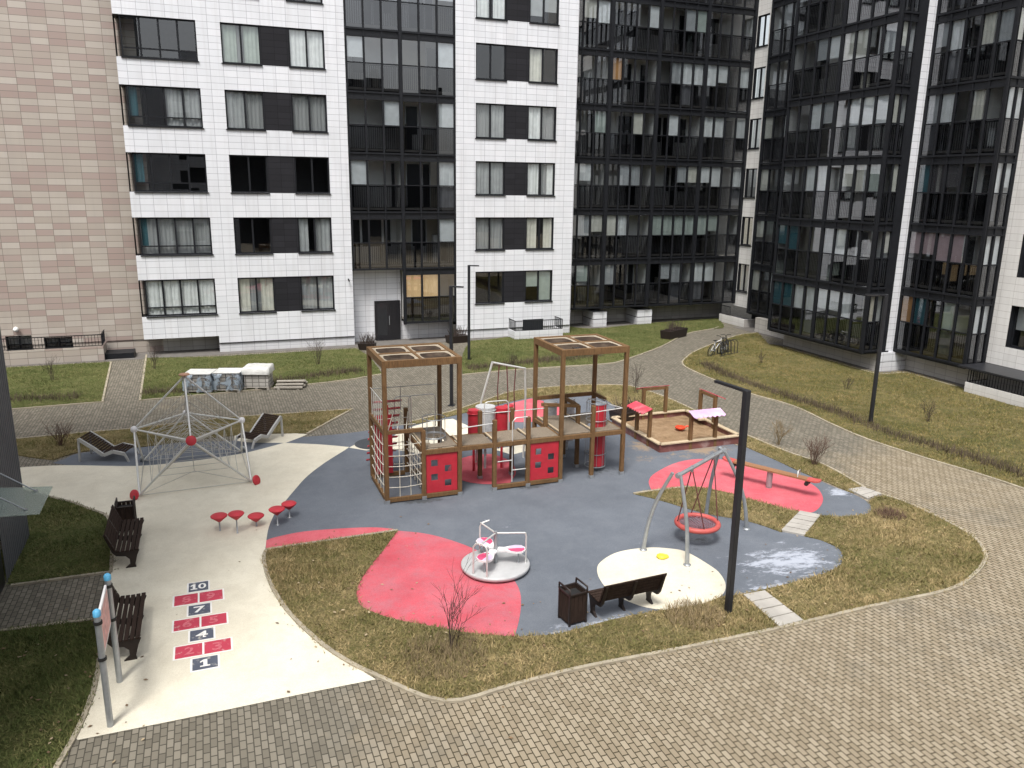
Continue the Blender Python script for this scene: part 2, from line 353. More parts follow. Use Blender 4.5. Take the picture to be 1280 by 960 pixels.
M['pinkprint']=mat('pink printed sheet',(.66,.36,.34),.5,0,.3,9,dirt=(.75,.68,.66)); M['seewood']=wood_mat('orange varnished plank',(.24,.122,.065),(.33,.175,.095),.55)
M['sandside']=mat('painted maroon side board',(.17,.062,.055),.6,0,.25,2,dirt=(.50,.42,.40)); M['canopy_pl']=mat('lilac and pink canopy',(.62,.42,.66),.5,0,.2,1.6,dirt=(.66,.13,.24)); M['redcanopy']=mat('red canopy board',(.52,.05,.08),.5,0,.1,2,dirt=(.66,.6,.6))
M['twig_h']=mat('dark hedge twigs',(.085,.062,.043),.95,0,.4,3); M['twig_t2']=mat('brown dry stems',(.18,.135,.075),.95,0,.4,4)
# ------------------------------------------------------------------ ground
def smooth(poly,closed=True,lim=50,step=4):
    P=[Vector(p) for p in poly]; n=len(P); corner=[]
    for i in range(n):
        if not closed and i in(0,n-1): corner.append(True); continue
        a=(P[i]-P[i-1]); b=(P[(i+1)%n]-P[i])
        corner.append(a.length<1e-6 or b.length<1e-6 or a.angle(b)>math.radians(lim))
    out=[]
    for i in range(n if closed else n-1):
        p1=P[i]; p2=P[(i+1)%n]
        p0=P[i-1] if not corner[i] else p1+(p1-p2)*.5
        p3=P[(i+2)%n] if not corner[(i+1)%n] else p2+(p2-p1)*.5
        for k in range(step):
            t=k/step; out.append(.5*((2*p1)+(-p0+p2)*t+(2*p0-5*p1+4*p2-p3)*t*t+(-p0+3*p1-3*p2+p3)*t**3))
    if not closed: out.append(P[-1])
    return [(q.x,q.y) for q in out]
def ground(name,poly,z,m,z0=None,sm=True):
    mb=MB(); pts=smooth(poly) if sm else poly; mb.prism(pts,z0,z)
    o=mb.build(name,m); o['kind']='structure'; return o,pts
mb=MB(); mb.quad((-160,-60,0),(220,-60,0),(220,260,0),(-160,260,0)); mb.build('paving',M['paver'])['kind']='structure'
ground('playground_surface',[(-4.89,26.73),(-4.62,27.03),(-4.15,27.53),(-2.44,27.52),(-1.35,27.64),(0.43,27.32),(2.84,26.99),(4.32,26.99),(6.11,27.32),(8.78,28.11),(9.54,28.46),(11.56,29.33),(13.50,29.66),(15.01,29.32),(15.49,27.40),(16.24,24.19),(16.38,21.54),(16.58,21.20),(16.67,19.47),(16.73,17.36),(16.87,16.64),(16.80,15.97),(16.51,15.52),(16.00,15.23),(15.21,15.28),(14.62,15.43),(13.81,14.91),(13.79,14.31),(13.83,13.78),(13.45,13.24),(12.79,12.92),(11.78,12.79),(10.68,12.75),(9.97,12.71),(9.02,12.55),(7.69,12.68),(6.97,12.71),(5.88,12.60),(5.00,12.79),(2.21,14.65),(0.73,17.80),(0.34,20.90),(-1.74,24.12)],.008,M['slate'])
C1=[(1.97,26.53),(0.77,25.88),(-0.42,25.62),(-1.30,25.56),(-2.50,25.62),(-4.49,26.36),(-5.78,26.57),(-6.22,26.35),(-5.78,25.16),(-4.62,23.73),(-3.96,23.08),(-3.35,22.29),(-2.89,21.63),(-2.65,20.35),(-2.49,18.26),(-2.42,16.12),(-2.35,14.77),(-2.34,13.51),(-2.44,12.53),(-2.41,12.34),(-0.76,12.34),(1.01,12.36),(2.24,12.35),(1.81,13.15),(1.42,14.00),(1.02,15.23),(0.78,16.56),(0.73,17.80),(0.81,18.44),(0.97,19.60),(1.23,20.60),(1.48,21.15),(1.88,22.08),(2.32,23.03),(2.98,24.08),(3.88,25.27),(3.90,25.44),(3.09,25.98)]
ground('playground_surface',C1,.014,M['cream'])
ground('playground_surface',[(0.45,27.88),(0.90,27.93),(1.67,27.87),(2.62,27.40),(2.82,27.24),(2.57,26.98),(2.03,26.51),(1.72,26.61),(0.90,26.94),(0.43,27.32)],.014,M['cream'])
ground('playground_surface',[(3.94,25.34),(4.18,25.59),(4.38,25.46),(4.65,24.92),(4.43,24.86)],.014,M['cream'])
ground('playground_surface',[(5.03,24.97),(5.93,26.55),(7.34,27.45),(8.16,27.51),(8.61,25.66),(8.53,24.91),(7.79,24.05),(6.32,23.68)],.014,M['cream'])
ground('playground_surface',[(8.42,23.66),(9.56,23.82),(9.52,23.21),(8.79,22.94)],.014,M['cream'])
cx,cy=(4.79,25.50); ex,ey=(4.18,25.65); R0=math.hypot(cx-ex,cy-ey)
ground('playground_surface',[(cx+R0*math.cos(a*PI/20),cy+R0*math.sin(a*PI/20)) for a in range(40)],.020,M['darkrub'],sm=False)
ground('playground_surface',[(9.67,28.05),(10.45,28.66),(11.61,29.18),(12.07,29.37),(12.50,28.63),(12.63,27.95),(12.47,27.14),(11.83,26.30),(10.67,26.24),(9.58,26.71)],.014,M['pinkrub'])
ground('playground_surface',[(6.39,22.09),(6.89,22.92),(7.54,23.27),(8.20,23.22),(8.50,22.46),(8.35,21.42),(7.85,20.59),(7.19,20.68),(6.61,21.15)],.020,M['pinkrub'])
ground('playground_surface',[(3.99,18.36),(4.59,17.97),(5.10,17.38),(5.54,16.61),(5.74,15.92),(5.82,15.03),(5.75,14.41),(5.52,13.78),(5.26,13.25),(5.01,12.81),(4.40,13.06),(3.67,13.59),(3.06,14.06),(2.60,14.54),(2.39,15.02),(2.43,15.61),(2.81,16.57),(3.47,17.52)],.014,M['pinkrub_worn'])
ground('playground_surface',[(0.81,18.35),(0.86,18.85),(1.09,18.96),(1.78,19.07),(2.75,18.94),(3.52,18.73),(4.00,18.43),(2.85,18.40),(1.70,18.41)],.014,M['pinkrub'])
ground('playground_surface',[(11.79,19.39),(12.39,19.98),(13.57,20.59),(14.57,20.58),(15.57,19.92),(16.20,18.77),(16.26,17.59),(15.98,16.88),(15.53,16.34),(14.88,15.91),(14.43,15.94),(13.73,17.08),(13.42,17.76),(12.65,18.54),(11.45,18.62)],.014,M['pinkrub'])
ground('playground_surface',[(7.81,14.86),(8.07,15.15),(8.50,15.40),(8.94,15.48),(9.50,15.42),(9.90,15.23),(10.21,14.94),(10.34,14.15),(10.32,13.70),(10.12,13.21),(9.76,12.85),(9.21,12.69),(8.79,12.63),(8.33,12.72),(7.89,13.05),(7.60,13.72),(7.63,14.36)],.014,M['cream'])
LW=[]   # name, outline, material, density, blade kind
def lawn(poly,m,dens,green,sm=True):
    o,pts=ground('lawn',poly,.03,M[m],z0=-.05,sm=sm); LW.append((pts,dens,green))
L_main=[(0.82,18.30),(3.99,18.36),(3.45,17.43),(2.84,16.43),(2.49,15.66),(2.44,15.00),(2.68,14.55),(3.07,14.12),(3.68,13.65),(4.28,13.19),(4.97,12.83),(5.34,12.72),(5.89,12.62),(6.99,12.73),(7.72,12.74),(8.45,12.71),(9.16,12.67),(9.79,12.80),(10.06,12.75),(10.78,12.75),(11.80,12.82),(12.78,12.96),(13.39,13.25),(13.81,13.78),(13.79,14.31),(13.52,14.71),(14.81,15.64),(15.29,15.37),(16.04,15.28),(16.49,15.53),(16.95,16.04),(17.61,16.20),(17.78,15.51),(17.74,14.13),(17.52,13.17),(17.04,12.52),(16.67,12.20),(15.84,11.77),(14.62,11.40),(12.36,11.40),(10.00,11.35),(7.81,11.38),(5.79,11.45),(4.42,11.38),(3.19,11.35),(2.26,12.47),(1.81,13.15),(1.42,14.00),(1.02,15.23),(0.78,16.56),(0.73,17.80)]
lawn(L_main,'lawn',1500,0)
lawn([(10.86,18.63),(11.38,18.65),(12.69,18.60),(13.46,17.81),(13.77,17.13),(14.47,15.99),(13.14,15.09),(12.76,15.96),(11.97,16.79),(11.32,17.97)],'lawn',1200,0)
lawn([(16.59,21.84),(17.42,22.24),(17.48,21.17),(17.60,20.06),(17.83,18.83),(17.53,16.81),(16.87,16.64),(16.83,17.47),(16.67,18.61),(16.67,19.47),(16.58,21.20)],'lawn',1000,0)
L_back=[(6.29,27.47),(8.23,28.41),(10.05,29.56),(11.71,30.66),(13.29,30.89),(15.14,30.75),(16.70,30.26),(17.22,29.48),(17.49,27.68),(17.52,26.23),(17.43,24.92),(17.14,22.74),(16.59,21.84),(16.47,22.27),(16.36,24.93),(14.67,25.60),(14.78,26.75),(15.01,29.32),(13.50,29.66),(11.56,29.33),(9.54,28.46),(8.78,28.11),(6.36,27.13)]
lawn(L_back,'lawn',500,0)
L_far=[(20.99,44.85),(22.28,43.86),(26.78,44.75),(32.16,45.24),(30.44,42.07),(29.23,41.63),(26.61,40.53),(23.16,37.55),(19.54,35.03),(18.20,34.45),(15.69,34.48),(13.18,34.53),(10.64,34.29),(11.92,38.42),(13.48,42.08),(16.30,42.79)]
lawn(L_far,'lawn_g',300,1)
L_B=[(-3.22,42.50),(0.27,41.82),(7.08,41.88),(7.34,39.43),(7.18,35.55),(6.26,35.17),(5.31,34.83),(2.49,34.35),(-1.21,33.99),(-2.89,33.88)]
lawn(L_B,'lawn_g',350,1)
L_tan=[(-11.20,42.03),(-4.67,41.97),(-4.25,34.07),(-7.27,33.94),(-9.27,34.02)]
lawn(L_tan,'lawn_g',350,1)
L_lounge=[(-6.54,29.73),(-4.52,29.82),(-2.99,29.81),(-1.20,30.04),(0.59,30.22),(2.74,30.09),(4.85,29.99),(2.82,27.29),(2.63,27.45),(0.45,27.88),(-1.36,27.73),(-2.45,27.56),(-4.16,27.62),(-4.93,27.01),(-6.24,28.15)]
lawn(L_lounge,'lawn',600,0)
lawn([(-5.15,22.79),(-5.03,24.25),(-4.62,23.73),(-3.96,23.08),(-3.35,22.29),(-2.89,21.63),(-2.65,20.35),(-2.49,18.26),(-4.42,18.27),(-4.92,19.77)],'lawn_g',1000,1)
L_left=[(-5.03,16.37),(-4.23,16.29),(-2.53,16.16),(-2.35,14.77),(-2.34,13.51),(-2.45,12.53),(-2.61,11.78),(-2.65,11.28),(-3.92,11.74)]
lawn(L_left,'lawn_g',1600,1)
L_right=[(22.72,34.45),(24.52,36.08),(28.95,39.00),(31.23,39.73),(29.35,36.28),(29.68,35.45),(29.68,28.62),(31.32,28.46),(31.26,27.59),(31.16,25.48),(30.45,22.41),(30.67,21.19),(29.43,16.81),(22.07,12.21),(21.96,15.24),(21.80,16.72),(21.45,18.43),(21.20,20.50),(21.35,22.50),(21.69,25.00),(21.25,27.38),(21.27,29.75),(21.47,32.29),(21.91,33.49)]
lawn(L_right,'lawn_m',420,2)
SLAB=[[(14.51,16.03),(14.85,15.63),(13.52,14.71),(13.15,15.14)],[(10.20,12.70),(10.74,12.69),(10.69,11.39),(10.07,11.36)]]
# grass blades: nobody could count them
def inside(px,py,poly):
    r=np.zeros(len(px),bool); n=len(poly)
    for i in range(n):
        x1,y1=poly[i]; x2,y2=poly[i-1]
        c=((y1>py)!=(y2>py))&(px<(x2-x1)*(py-y1)/((y2-y1) or 1e-9)+x1); r^=c
    return r
def blades(name,green,m):
    P=[]
    for pts,dens,g in LW:
        if g!=green: continue
        a=np.array(pts); lo=a.min(0)-.05; hi=a.max(0)+.05; n=int(dens*np.prod(hi-lo))
        q=rng.uniform(lo,hi,(n,2)); k=inside(q[:,0],q[:,1],pts); q=q[k]+rng.normal(0,.045,(k.sum(),2))
        for sl in SLAB: q=q[~inside(q[:,0],q[:,1],sl)]
        P.append(q)
    P=np.concatenate(P); n=len(P)
    patch=np.sin(P[:,0]*1.7+np.sin(P[:,1]*1.1)*2)*np.sin(P[:,1]*1.9+1.3*np.sin(P[:,0]*.8))
    h=rng.uniform(.025,.075,n)*(1+.45*patch); w=rng.uniform(.006,.014,n); a=rng.uniform(0,2*PI,n)
    lean=rng.normal(0,.05,(n,2))
    V=np.zeros((n,3,3)); 
    V[:,0,0]=P[:,0]-w*np.cos(a); V[:,0,1]=P[:,1]-w*np.sin(a); V[:,1,0]=P[:,0]+w*np.cos(a); V[:,1,1]=P[:,1]+w*np.sin(a)
    V[:,:2,2]=.028; V[:,2,:2]=P+lean; V[:,2,2]=.03+h
    me=bpy.data.meshes.new(name); me.vertices.add(3*n); me.vertices.foreach_set('co',V.reshape(-1).astype(np.float32))
    me.loops.add(3*n); me.loops.foreach_set('vertex_index',np.arange(3*n,dtype=np.int32))
    me.polygons.add(n); me.polygons.foreach_set('loop_start',np.arange(0,3*n,3,dtype=np.int32))
    me.update(); at=me.attributes.new('tint','FLOAT','POINT'); at.data.foreach_set('value',np.repeat(np.clip(rng.normal(.5,.27,n),0,1),3).astype(np.float32))
    me.materials.append(m); o=bpy.data.objects.new(name,me); COL.objects.link(o)
    return tag(o,None,None,None,'stuff')
tag(blades('grass',0,M['blade']),'short dry straw coloured grass covering the lawns around the play areas','grass')
tag(blades('grass',2,M['blade_m']),'patchy olive and straw grass on the sloping lawn at the right','grass')
tag(blades('grass',1,M['blade_g']),'short darker green grass on the lawns by the facades and left edge','grass')
# kerbs
def kerb(px,w=.08,h=.045,m='kerb',sm=True):
    pts=smooth(px,False,60) if sm else px; mb=MB(); n=len(pts); P=[Vector(p) for p in pts]; L=[];R=[]
    for i in range(n):
        d=(P[min(i+1,n-1)]-P[max(i-1,0)]).normalized(); q=Vector((-d.y,d.x))*w/2
        L.append(P[i]+q); R.append(P[i]-q)
    for i in range(n-1):
        a,b,c,d=L[i],L[i+1],R[i+1],R[i]
        mb.add([(a.x,a.y,0),(b.x,b.y,0),(c.x,c.y,0),(d.x,d.y,0),(a.x,a.y,h),(b.x,b.y,h),(c.x,c.y,h),(d.x,d.y,h)],[(4,5,6,7),(0,4,5,1),(3,2,6,7)]+([(0,3,7,4)] if i==0 else [])+([(1,5,6,2)] if i==n-2 else []))
    mb.build('kerb',M[m])['kind']='structure'
for k in ([(17.61,16.20),(17.78,15.51),(17.74,14.13),(17.52,13.17),(17.04,12.52),(16.67,12.20),(15.84,11.77),(14.62,11.40),(12.36,11.40),(10.00,11.35),(7.81,11.38),(5.79,11.45),(4.42,11.38),(3.19,11.35),(2.26,12.47),(1.81,13.15),(1.42,14.00),(1.02,15.23),(0.78,16.56),(0.73,17.80),(0.82,18.30),(3.99,18.36)],
          [(22.07,12.21),(21.96,15.24),(21.80,16.72),(21.45,18.43),(21.20,20.50),(21.35,22.50),(21.69,25.00),(21.25,27.38),(21.27,29.75),(21.47,32.29),(21.91,33.49),(22.72,34.45),(24.52,36.08),(28.95,39.00),(31.23,39.73)],
          [(17.16,22.53),(17.42,22.24),(17.48,21.17),(17.60,20.06),(17.83,18.83),(17.53,16.81)],
          [(6.29,27.47),(8.23,28.41),(10.05,29.56),(11.71,30.66),(13.29,30.89),(15.14,30.75),(16.70,30.26),(17.22,29.48),(17.49,27.68),(17.52,26.23),(17.43,24.92),(17.14,22.74)],
          [(30.09,42.17),(29.23,41.63),(26.61,40.53),(23.16,37.55),(19.54,35.03),(18.20,34.45),(15.69,34.48),(13.18,34.53),(10.64,34.29)],
          [(7.18,35.55),(6.26,35.17),(5.31,34.83),(2.49,34.35),(-1.21,33.99),(-2.89,33.88),(-3.19,43.30)],
          [(-4.67,41.97),(-4.25,34.07),(-7.27,33.94),(-9.27,34.02)],
          [(-6.54,29.73),(-4.52,29.82),(-2.99,29.81),(-1.20,30.04),(0.59,30.22),(2.74,30.09),(4.85,29.99),(2.82,27.29)],
          [(-4.62,23.73),(-3.96,23.08),(-3.35,22.29),(-2.89,21.63),(-2.65,20.35),(-2.49,18.26),(-4.42,18.27)],
          [(-5.03,16.37),(-4.23,16.29),(-2.53,16.16),(-2.35,14.77),(-2.34,13.51),(-2.45,12.53),(-2.61,11.78),(-2.65,11.28)],
          [(10.86,18.63),(11.38,18.65),(12.69,18.60)],
          [(29.60,35.35),(29.48,28.42),(31.18,28.32),(31.03,25.36)]): kerb(k)
# wooden-looking concrete step slabs through the grass
def slabs(a,b,c,d,n):
    A,B,Cc,D=[Vector(p) for p in (a,b,c,d)]
    for i in range(n):
        t0=i/n+.012; t1=(i+1)/n-.012; q=[A.lerp(D,t0),B.lerp(Cc,t0),B.lerp(Cc,t1),A.lerp(D,t1)]
        mb=MB(); mb.prism([(p.x,p.y) for p in q],0,.052+.004*(i%2)); mb.build('stepping_slab',M['step'])['kind']='structure'
slabs(*[(14.51,16.03),(14.85,15.63),(13.52,14.71),(13.15,15.14)],5)
slabs(*[(10.20,12.70),(10.74,12.69),(10.69,11.39),(10.07,11.36)],4)
slabs(*[(16.94,16.88),(17.49,16.90),(17.59,16.27),(16.93,16.11)],3)
mb=MB(); mb.box(-40,20.0,42.35,44.5,-.1,.014); mb.box(20.0,33,44.0,46.2,-.1,.014); mb.box(29.45,33,15,36.5,-.1,.016); mb.box(31,33.5,36.5,42,-.1,.012); mb.build('pavement',M['apron'])['kind']='structure'
# ------------------------------------------------------------------ buildings
class F:
    """facade frame: u along, z up, d outward"""
    def __init__(s,o,U,N): s.o=Vector((o[0],o[1],0)); s.U=Vector((*U,0)); s.N=Vector((*N,0))
    def p(s,u,z,d=0): q=s.o+s.U*u+s.N*d; return (q.x,q.y,z)
def fbox(mb,f,u0,u1,z0,z1,d0,d1,mi=0):
    vs=[f.p(u,z,d) for z in (z0,z1) for u,d in ((u0,d0),(u1,d0),(u1,d1),(u0,d1))]
    mb.add(vs,[(0,3,2,1),(4,5,6,7),(0,1,5,4),(1,2,6,5),(2,3,7,6),(3,0,4,7)],mi)
def fq(mb,f,u0,u1,z0,z1,d,mi=0): mb.quad(f.p(u0,z0,d),f.p(u1,z0,d),f.p(u1,z1,d),f.p(u0,z1,d),mi)
def fwall(mb,f,u0,u1,z0,z1,holes,depth=.22,d=0,mi=0,rmi=0):
    us=sorted({u0,u1,*[h[0] for h in holes],*[h[1] for h in holes]}); zs=sorted({z0,z1,*[h[2] for h in holes],*[h[3] for h in holes]})
    us=[u for u in us if u0<=u<=u1]; zs=[z for z in zs if z0<=z<=z1]
    for i in range(len(us)-1):
        for k in range(len(zs)-1):
            uc=(us[i]+us[i+1])/2; zc=(zs[k]+zs[k+1])/2
            if any(h[0]<uc<h[1] and h[2]<zc<h[3] for h in holes): continue
            fq(mb,f,us[i],us[i+1],zs[k],zs[k+1],d,mi)
    for a,b,c,e in holes:
        for (p,q,r,s_) in ((a,c,a,e),(b,c,b,e),(a,c,b,c),(a,e,b,e)):
            mb.quad(f.p(p,q,d),f.p(r,s_,d),f.p(r,s_,d-depth),f.p(p,q,d-depth),rmi)
def curtain(mb,f,u0,u1,z0,z1,d,amp=.025,mi=0):
    n=max(4,int((u1-u0)/.05)); ph=random.random()*6
    row=[[f.p(u0+(u1-u0)*i/n,z,d+amp*math.sin(i*1.7+ph)+(.02*math.sin(i*.6+ph))) for i in range(n+1)] for z in (z0,z1)]
    mb.add(row[0]+row[1],[(i,i+1,n+2+i,n+1+i) for i in range(n)],mi,True)
def gquad(mb,f,u0,u1,z0,z1,d,j=.006,mi=0):
    """one pane, set a hair out of true like real glazing"""
    a,b=random.uniform(-j,j),random.uniform(-j,j)
    mb.quad(f.p(u0,z0,d-a-b),f.p(u1,z0,d+a-b),f.p(u1,z1,d+a+b),f.p(u0,z1,d-a+b),mi)
def window(root,f,u0,u1,z0,z1,splits,d=-.12,style=None,sill=False,transom=None):
    fr=MB(); w=.065
    fbox(fr,f,u0,u1,z0,z0+w,d-.07,d+.02); fbox(fr,f,u0,u1,z1-w,z1,d-.07,d+.02)
    us=[u0]+list(splits)+[u1]
    for i,u in enumerate(us):
        a=u if i==0 else u-w/2-.01; b=a+w if i in(0,) else (u if i==len(us)-1 else u+w/2+.01)
        if i==len(us)-1: a=u-w
        fbox(fr,f,a,b,z0+w,z1-w,d-.07,d+.015)
    if transom: fbox(fr,f,u0+w,u1-w,transom-.03,transom+.03,d-.06,d+.012)
    fbox(fr,f,u0-.04,u1+.04,z0-.05,z0-.003,d-.05,d+.16)     # sill flashing
    o=fr.build('window',M['frame'],root)
    g=MB()
    for i in range(len(us)-1):
        zz=[z0+w,transom-.03,transom+.03,z1-w] if transom else [z0+w,z1-w]
        for k in range(0,len(zz),2): gquad(g,f,us[i]+.03,us[i+1]-.03,zz[k],zz[k+1],d-.03,.004)
    g.build('pane',M['glass'],o,fix=False)
    st=style if style is not None else random.choice(['pair','pair','left','full','blind','none','right','pair','none'])
    k=random.choice(['white','white','grey','grey','white','cream','grey','green'])
    W=u1-u0; c=MB(); dd=d-.10
    if st=='pair': curtain(c,f,u0+.05,u0+W*random.uniform(.25,.5),z0,z1,dd); curtain(c,f,u1-W*random.uniform(.2,.45),u1-.05,z0,z1,dd)
    elif st=='left': curtain(c,f,u0+.05,u0+W*.5,z0,z1,dd)
    elif st=='right': curtain(c,f,u0+W*.5,u1-.05,z0,z1,dd)
    elif st=='full': curtain(c,f,u0+.03,u1-.03,z0,z1,dd)
    elif st=='blind':
        zc=z0+(z1-z0)*random.uniform(.2,.6); fq(c,f,u0+.06,u0+W*.5-.03,zc,z1,dd); fq(c,f,u0+W*.5+.03,u1-.06,z0+(z1-z0)*random.uniform(0,.5),z1,dd)
    if c.v: c.build('curtain',CURT[k],o,fix=False)
    if random.random()<.62:
        a_=u0+.05 if random.random()<.6 else u0+W*.5; b2=u1-.05 if a_<u0+.2 else u1-.04; s2=MB(); curtain(s2,f,a_,b2,z0+.06,z1-.06,dd-.06); s2.build('net_curtain',CURT['sheer'],o,fix=False)
    return o
def glazed(root,f,u0,u1,n,z0,depth=1.5,curt=None,top=True,endl=True,endr=True,bars=True,beige=False):
    """one storey of a glazed balcony stack"""
    fr=MB(); dz=3.0; zr=z0+1.45; zt=z0+2.68; ze=z0+2.99
    us=[u0+(u1-u0)*i/n for i in range(n+1)]
    for i,u in enumerate(us):
        w=.045 if 0<i<n else .07
        a=max(u0,u-w); b=min(u1,u+w)
        fbox(fr,f,a,b,z0+.09,ze,-.06,.05)
    fbox(fr,f,u0,u1,z0,z0+.09,-.06,.07); fbox(fr,f,u0,u1,zr-.025,zr+.025,-.05,.02); fbox(fr,f,u0,u1,zt,zt+.06,-.05,.065)
    fbox(fr,f,u0,u1,zt+.06,ze,-.06,.005,1)
    o=fr.build('glazed_balcony',[M['frame'],M['dark_panel']],root)
    g=MB()
    for i in range(n):
        gquad(g,f,us[i]+.04,us[i+1]-.04,zr+.03,zt,-.01,.008,0)
        gquad(g,f,us[i]+.04,us[i+1]-.04,z0+.09,zr-.03,-.01,.006,1)
    g.build('pane',[M['glass_b'],M['glass_d']],o,fix=False)
    if bars:
        r=MB(); k=int((u1-u0)/.115)
        for i in range(k+1):
            u=u0+.08+(u1-u0-.16)*i/max(1,k); fbox(r,f,u-.011,u+.011,z0+.3,zr-.1,-.16,-.135)
        fbox(r,f,u0+.05,u1-.05,zr-.10,zr-.05,-.17,-.12); fbox(r,f,u0+.05,u1-.05,z0+.25,z0+.3,-.17,-.12)
        r.build('railing',M['frame'],o,fix=False)
    b=MB()
    fbox(b,f,u0,u1,z0+.16,z0+.28,-depth,-.07,0)                       # slab
    fq(b,f,u0,u1,ze-.16,ze,-.09,2)
    b.quad(f.p(u0,zt+.2,-.07),f.p(u1,zt+.2,-.07),f.p(u1,zt+.2,-depth),f.p(u0,zt+.2,-depth),1)   # ceiling
    x=u0; 
    while x<u1-.05:                                                   # back wall: plain stretches, doors, windows
        w=min(random.choice([.5,.75,.9,1.2]),u1-x); t=random.random()
        if t<.42 or w<.3: fq(b,f,x,x+w,z0+.28,zt+.2,-depth,4 if beige and random.random()<.5 else 1)
        else:
            door=random.random()<.5
            zz=z0+.30 if door else z0+1.15
            if not door: fq(b,f,x,x+w,z0+.28,zz,-depth,1)
            fq(b,f,x,x+w,zz,zt-.02,-depth,2); fq(b,f,x,x+w,zt-.02,zt+.2,-depth,1)
            for a in (x,x+w-.06): fbox(b,f,a,a+.06,zz,zt-.02,-depth+.002,-depth+.05,3)
            fbox(b,f,x+.06,x+w-.06,zt-.08,zt-.02,-depth+.002,-depth+.05,3)
        x+=w
    for u,flag in ((u0+.02,endl),(u1-.02,endr)):
        if flag: b.quad(f.p(u,z0+.28,-.08),f.p(u,z0+.28,-depth),f.p(u,zt+.2,-depth),f.p(u,zt+.2,-.08),1)
    if random.random()<.55:                                           # things people keep out there
        for _ in range(random.randint(1,3)):
            a=random.uniform(u0+.3,u1-.5); h=random.uniform(.5,1.5); fbox(b,f,a,a+random.uniform(.15,.5),z0+.28,z0+.28+h,-depth+.1,-depth+.5,random.choice([0,0,1,2]))
    b.build('balcony_interior',[M['concrete'],M['inwall'],M['indark'],M['inframe'],M['inwall_b']],o,fix=False)
    lst=curt
    if lst is None:
        lst=[]
        for i in range(n):
            if random.random()<.38: lst.append((i,random.choice(['white','grey','grey','white','cream','green'])))
    byk={}
    for i,k in lst: byk.setdefault(k,[]).append(i)
    for k,ii in byk.items():
        c=MB()
        for i in ii:
            zb=zr if random.random()<.75 else z0+.3
            if random.random()<.6: fq(c,f,us[i]+.05,us[i+1]-.05,zr+random.choice([0,0,.25]),zt,-.06)
            else: curtain(c,f,us[i]+.05,us[i+1]-.05,zb,zt,-.10,.015)
        c.build('curtain',CURT[k],o,fix=False)
    return o
def bpart(root,name,m,fn,fix=True):
    mb=MB(); fn(mb); return mb.build(name,m,root,fix=fix)
TOP=25.5; NF=7
ZW=[(2.0+3.01*k,3.80+3.01*k) for k in range(7)]
# --- tan tiled wing
t=thing('apartment_building','windowless pink and beige tiled wing with basement wells at its foot','apartment building',(-16,44,0))
FT=F((0,44.0),(1,0),(0,-1))
wh=[(-9.35,-8.25,.45,1.16),(-7.74,-6.5,.45,1.0)]
bpart(t,'wall',[M['tan_x'],M['frame']],lambda mb:(fwall(mb,FT,-32,-2.4,.7,TOP,[(a,b,.7,d) for a,b,c,d in wh],.3,0,0,1),fwall(mb,FT,-32,-2.4,0,.7,[(a,b,c,.7) for a,b,c,d in wh],.3,-.05,0,1),fbox(mb,FT,-32,-2.4,0,TOP,-9,-.6,1)))
for a,b,c,d in wh: window(t,FT,a,b,c,d,[(a+b)/2],-.2,'none')
bpart(t,'planter_wall',M['tan_x'],lambda mb:(fbox(mb,FT,-26,-5.0,0,.70,1.4,1.5),fbox(mb,FT,-5.1,-5.0,0,.70,.05,1.4)))
def rail(mb,f,u0,u1,z0,z1,d,step=.14):
    fbox(mb,f,u0,u1,z1-.04,z1,d-.02,d+.02); fbox(mb,f,u0,u1,z0,z0+.03,d-.015,d+.015)
    n=int((u1-u0)/step)
    for i in range(n+1): u=u0+(u1-u0)*i/n; fbox(mb,f,u-.01,u+.01,z0,z1,d-.01,d+.01)
bpart(t,'railing',M['frame'],lambda mb:(rail(mb,FT,-26,-5.05,.74,1.3,1.45),rail(mb,F((-5.05,44),(0,-1),(1,0)),.1,1.4,.74,1.3,0)))
bpart(t,'well_cover',M['frame'],lambda mb:fbox(mb,FT,-5.0,-3.7,.02,.28,.2,1.3))
def globe(mb): mb.lathe(FT.p(-8.83,1.5,.14),[(.001,-.13),(.09,-.09),(.13,0),(.09,.09),(.001,.13)],14)
bpart(t,'globe_lamp',M['lampwhite'],globe)
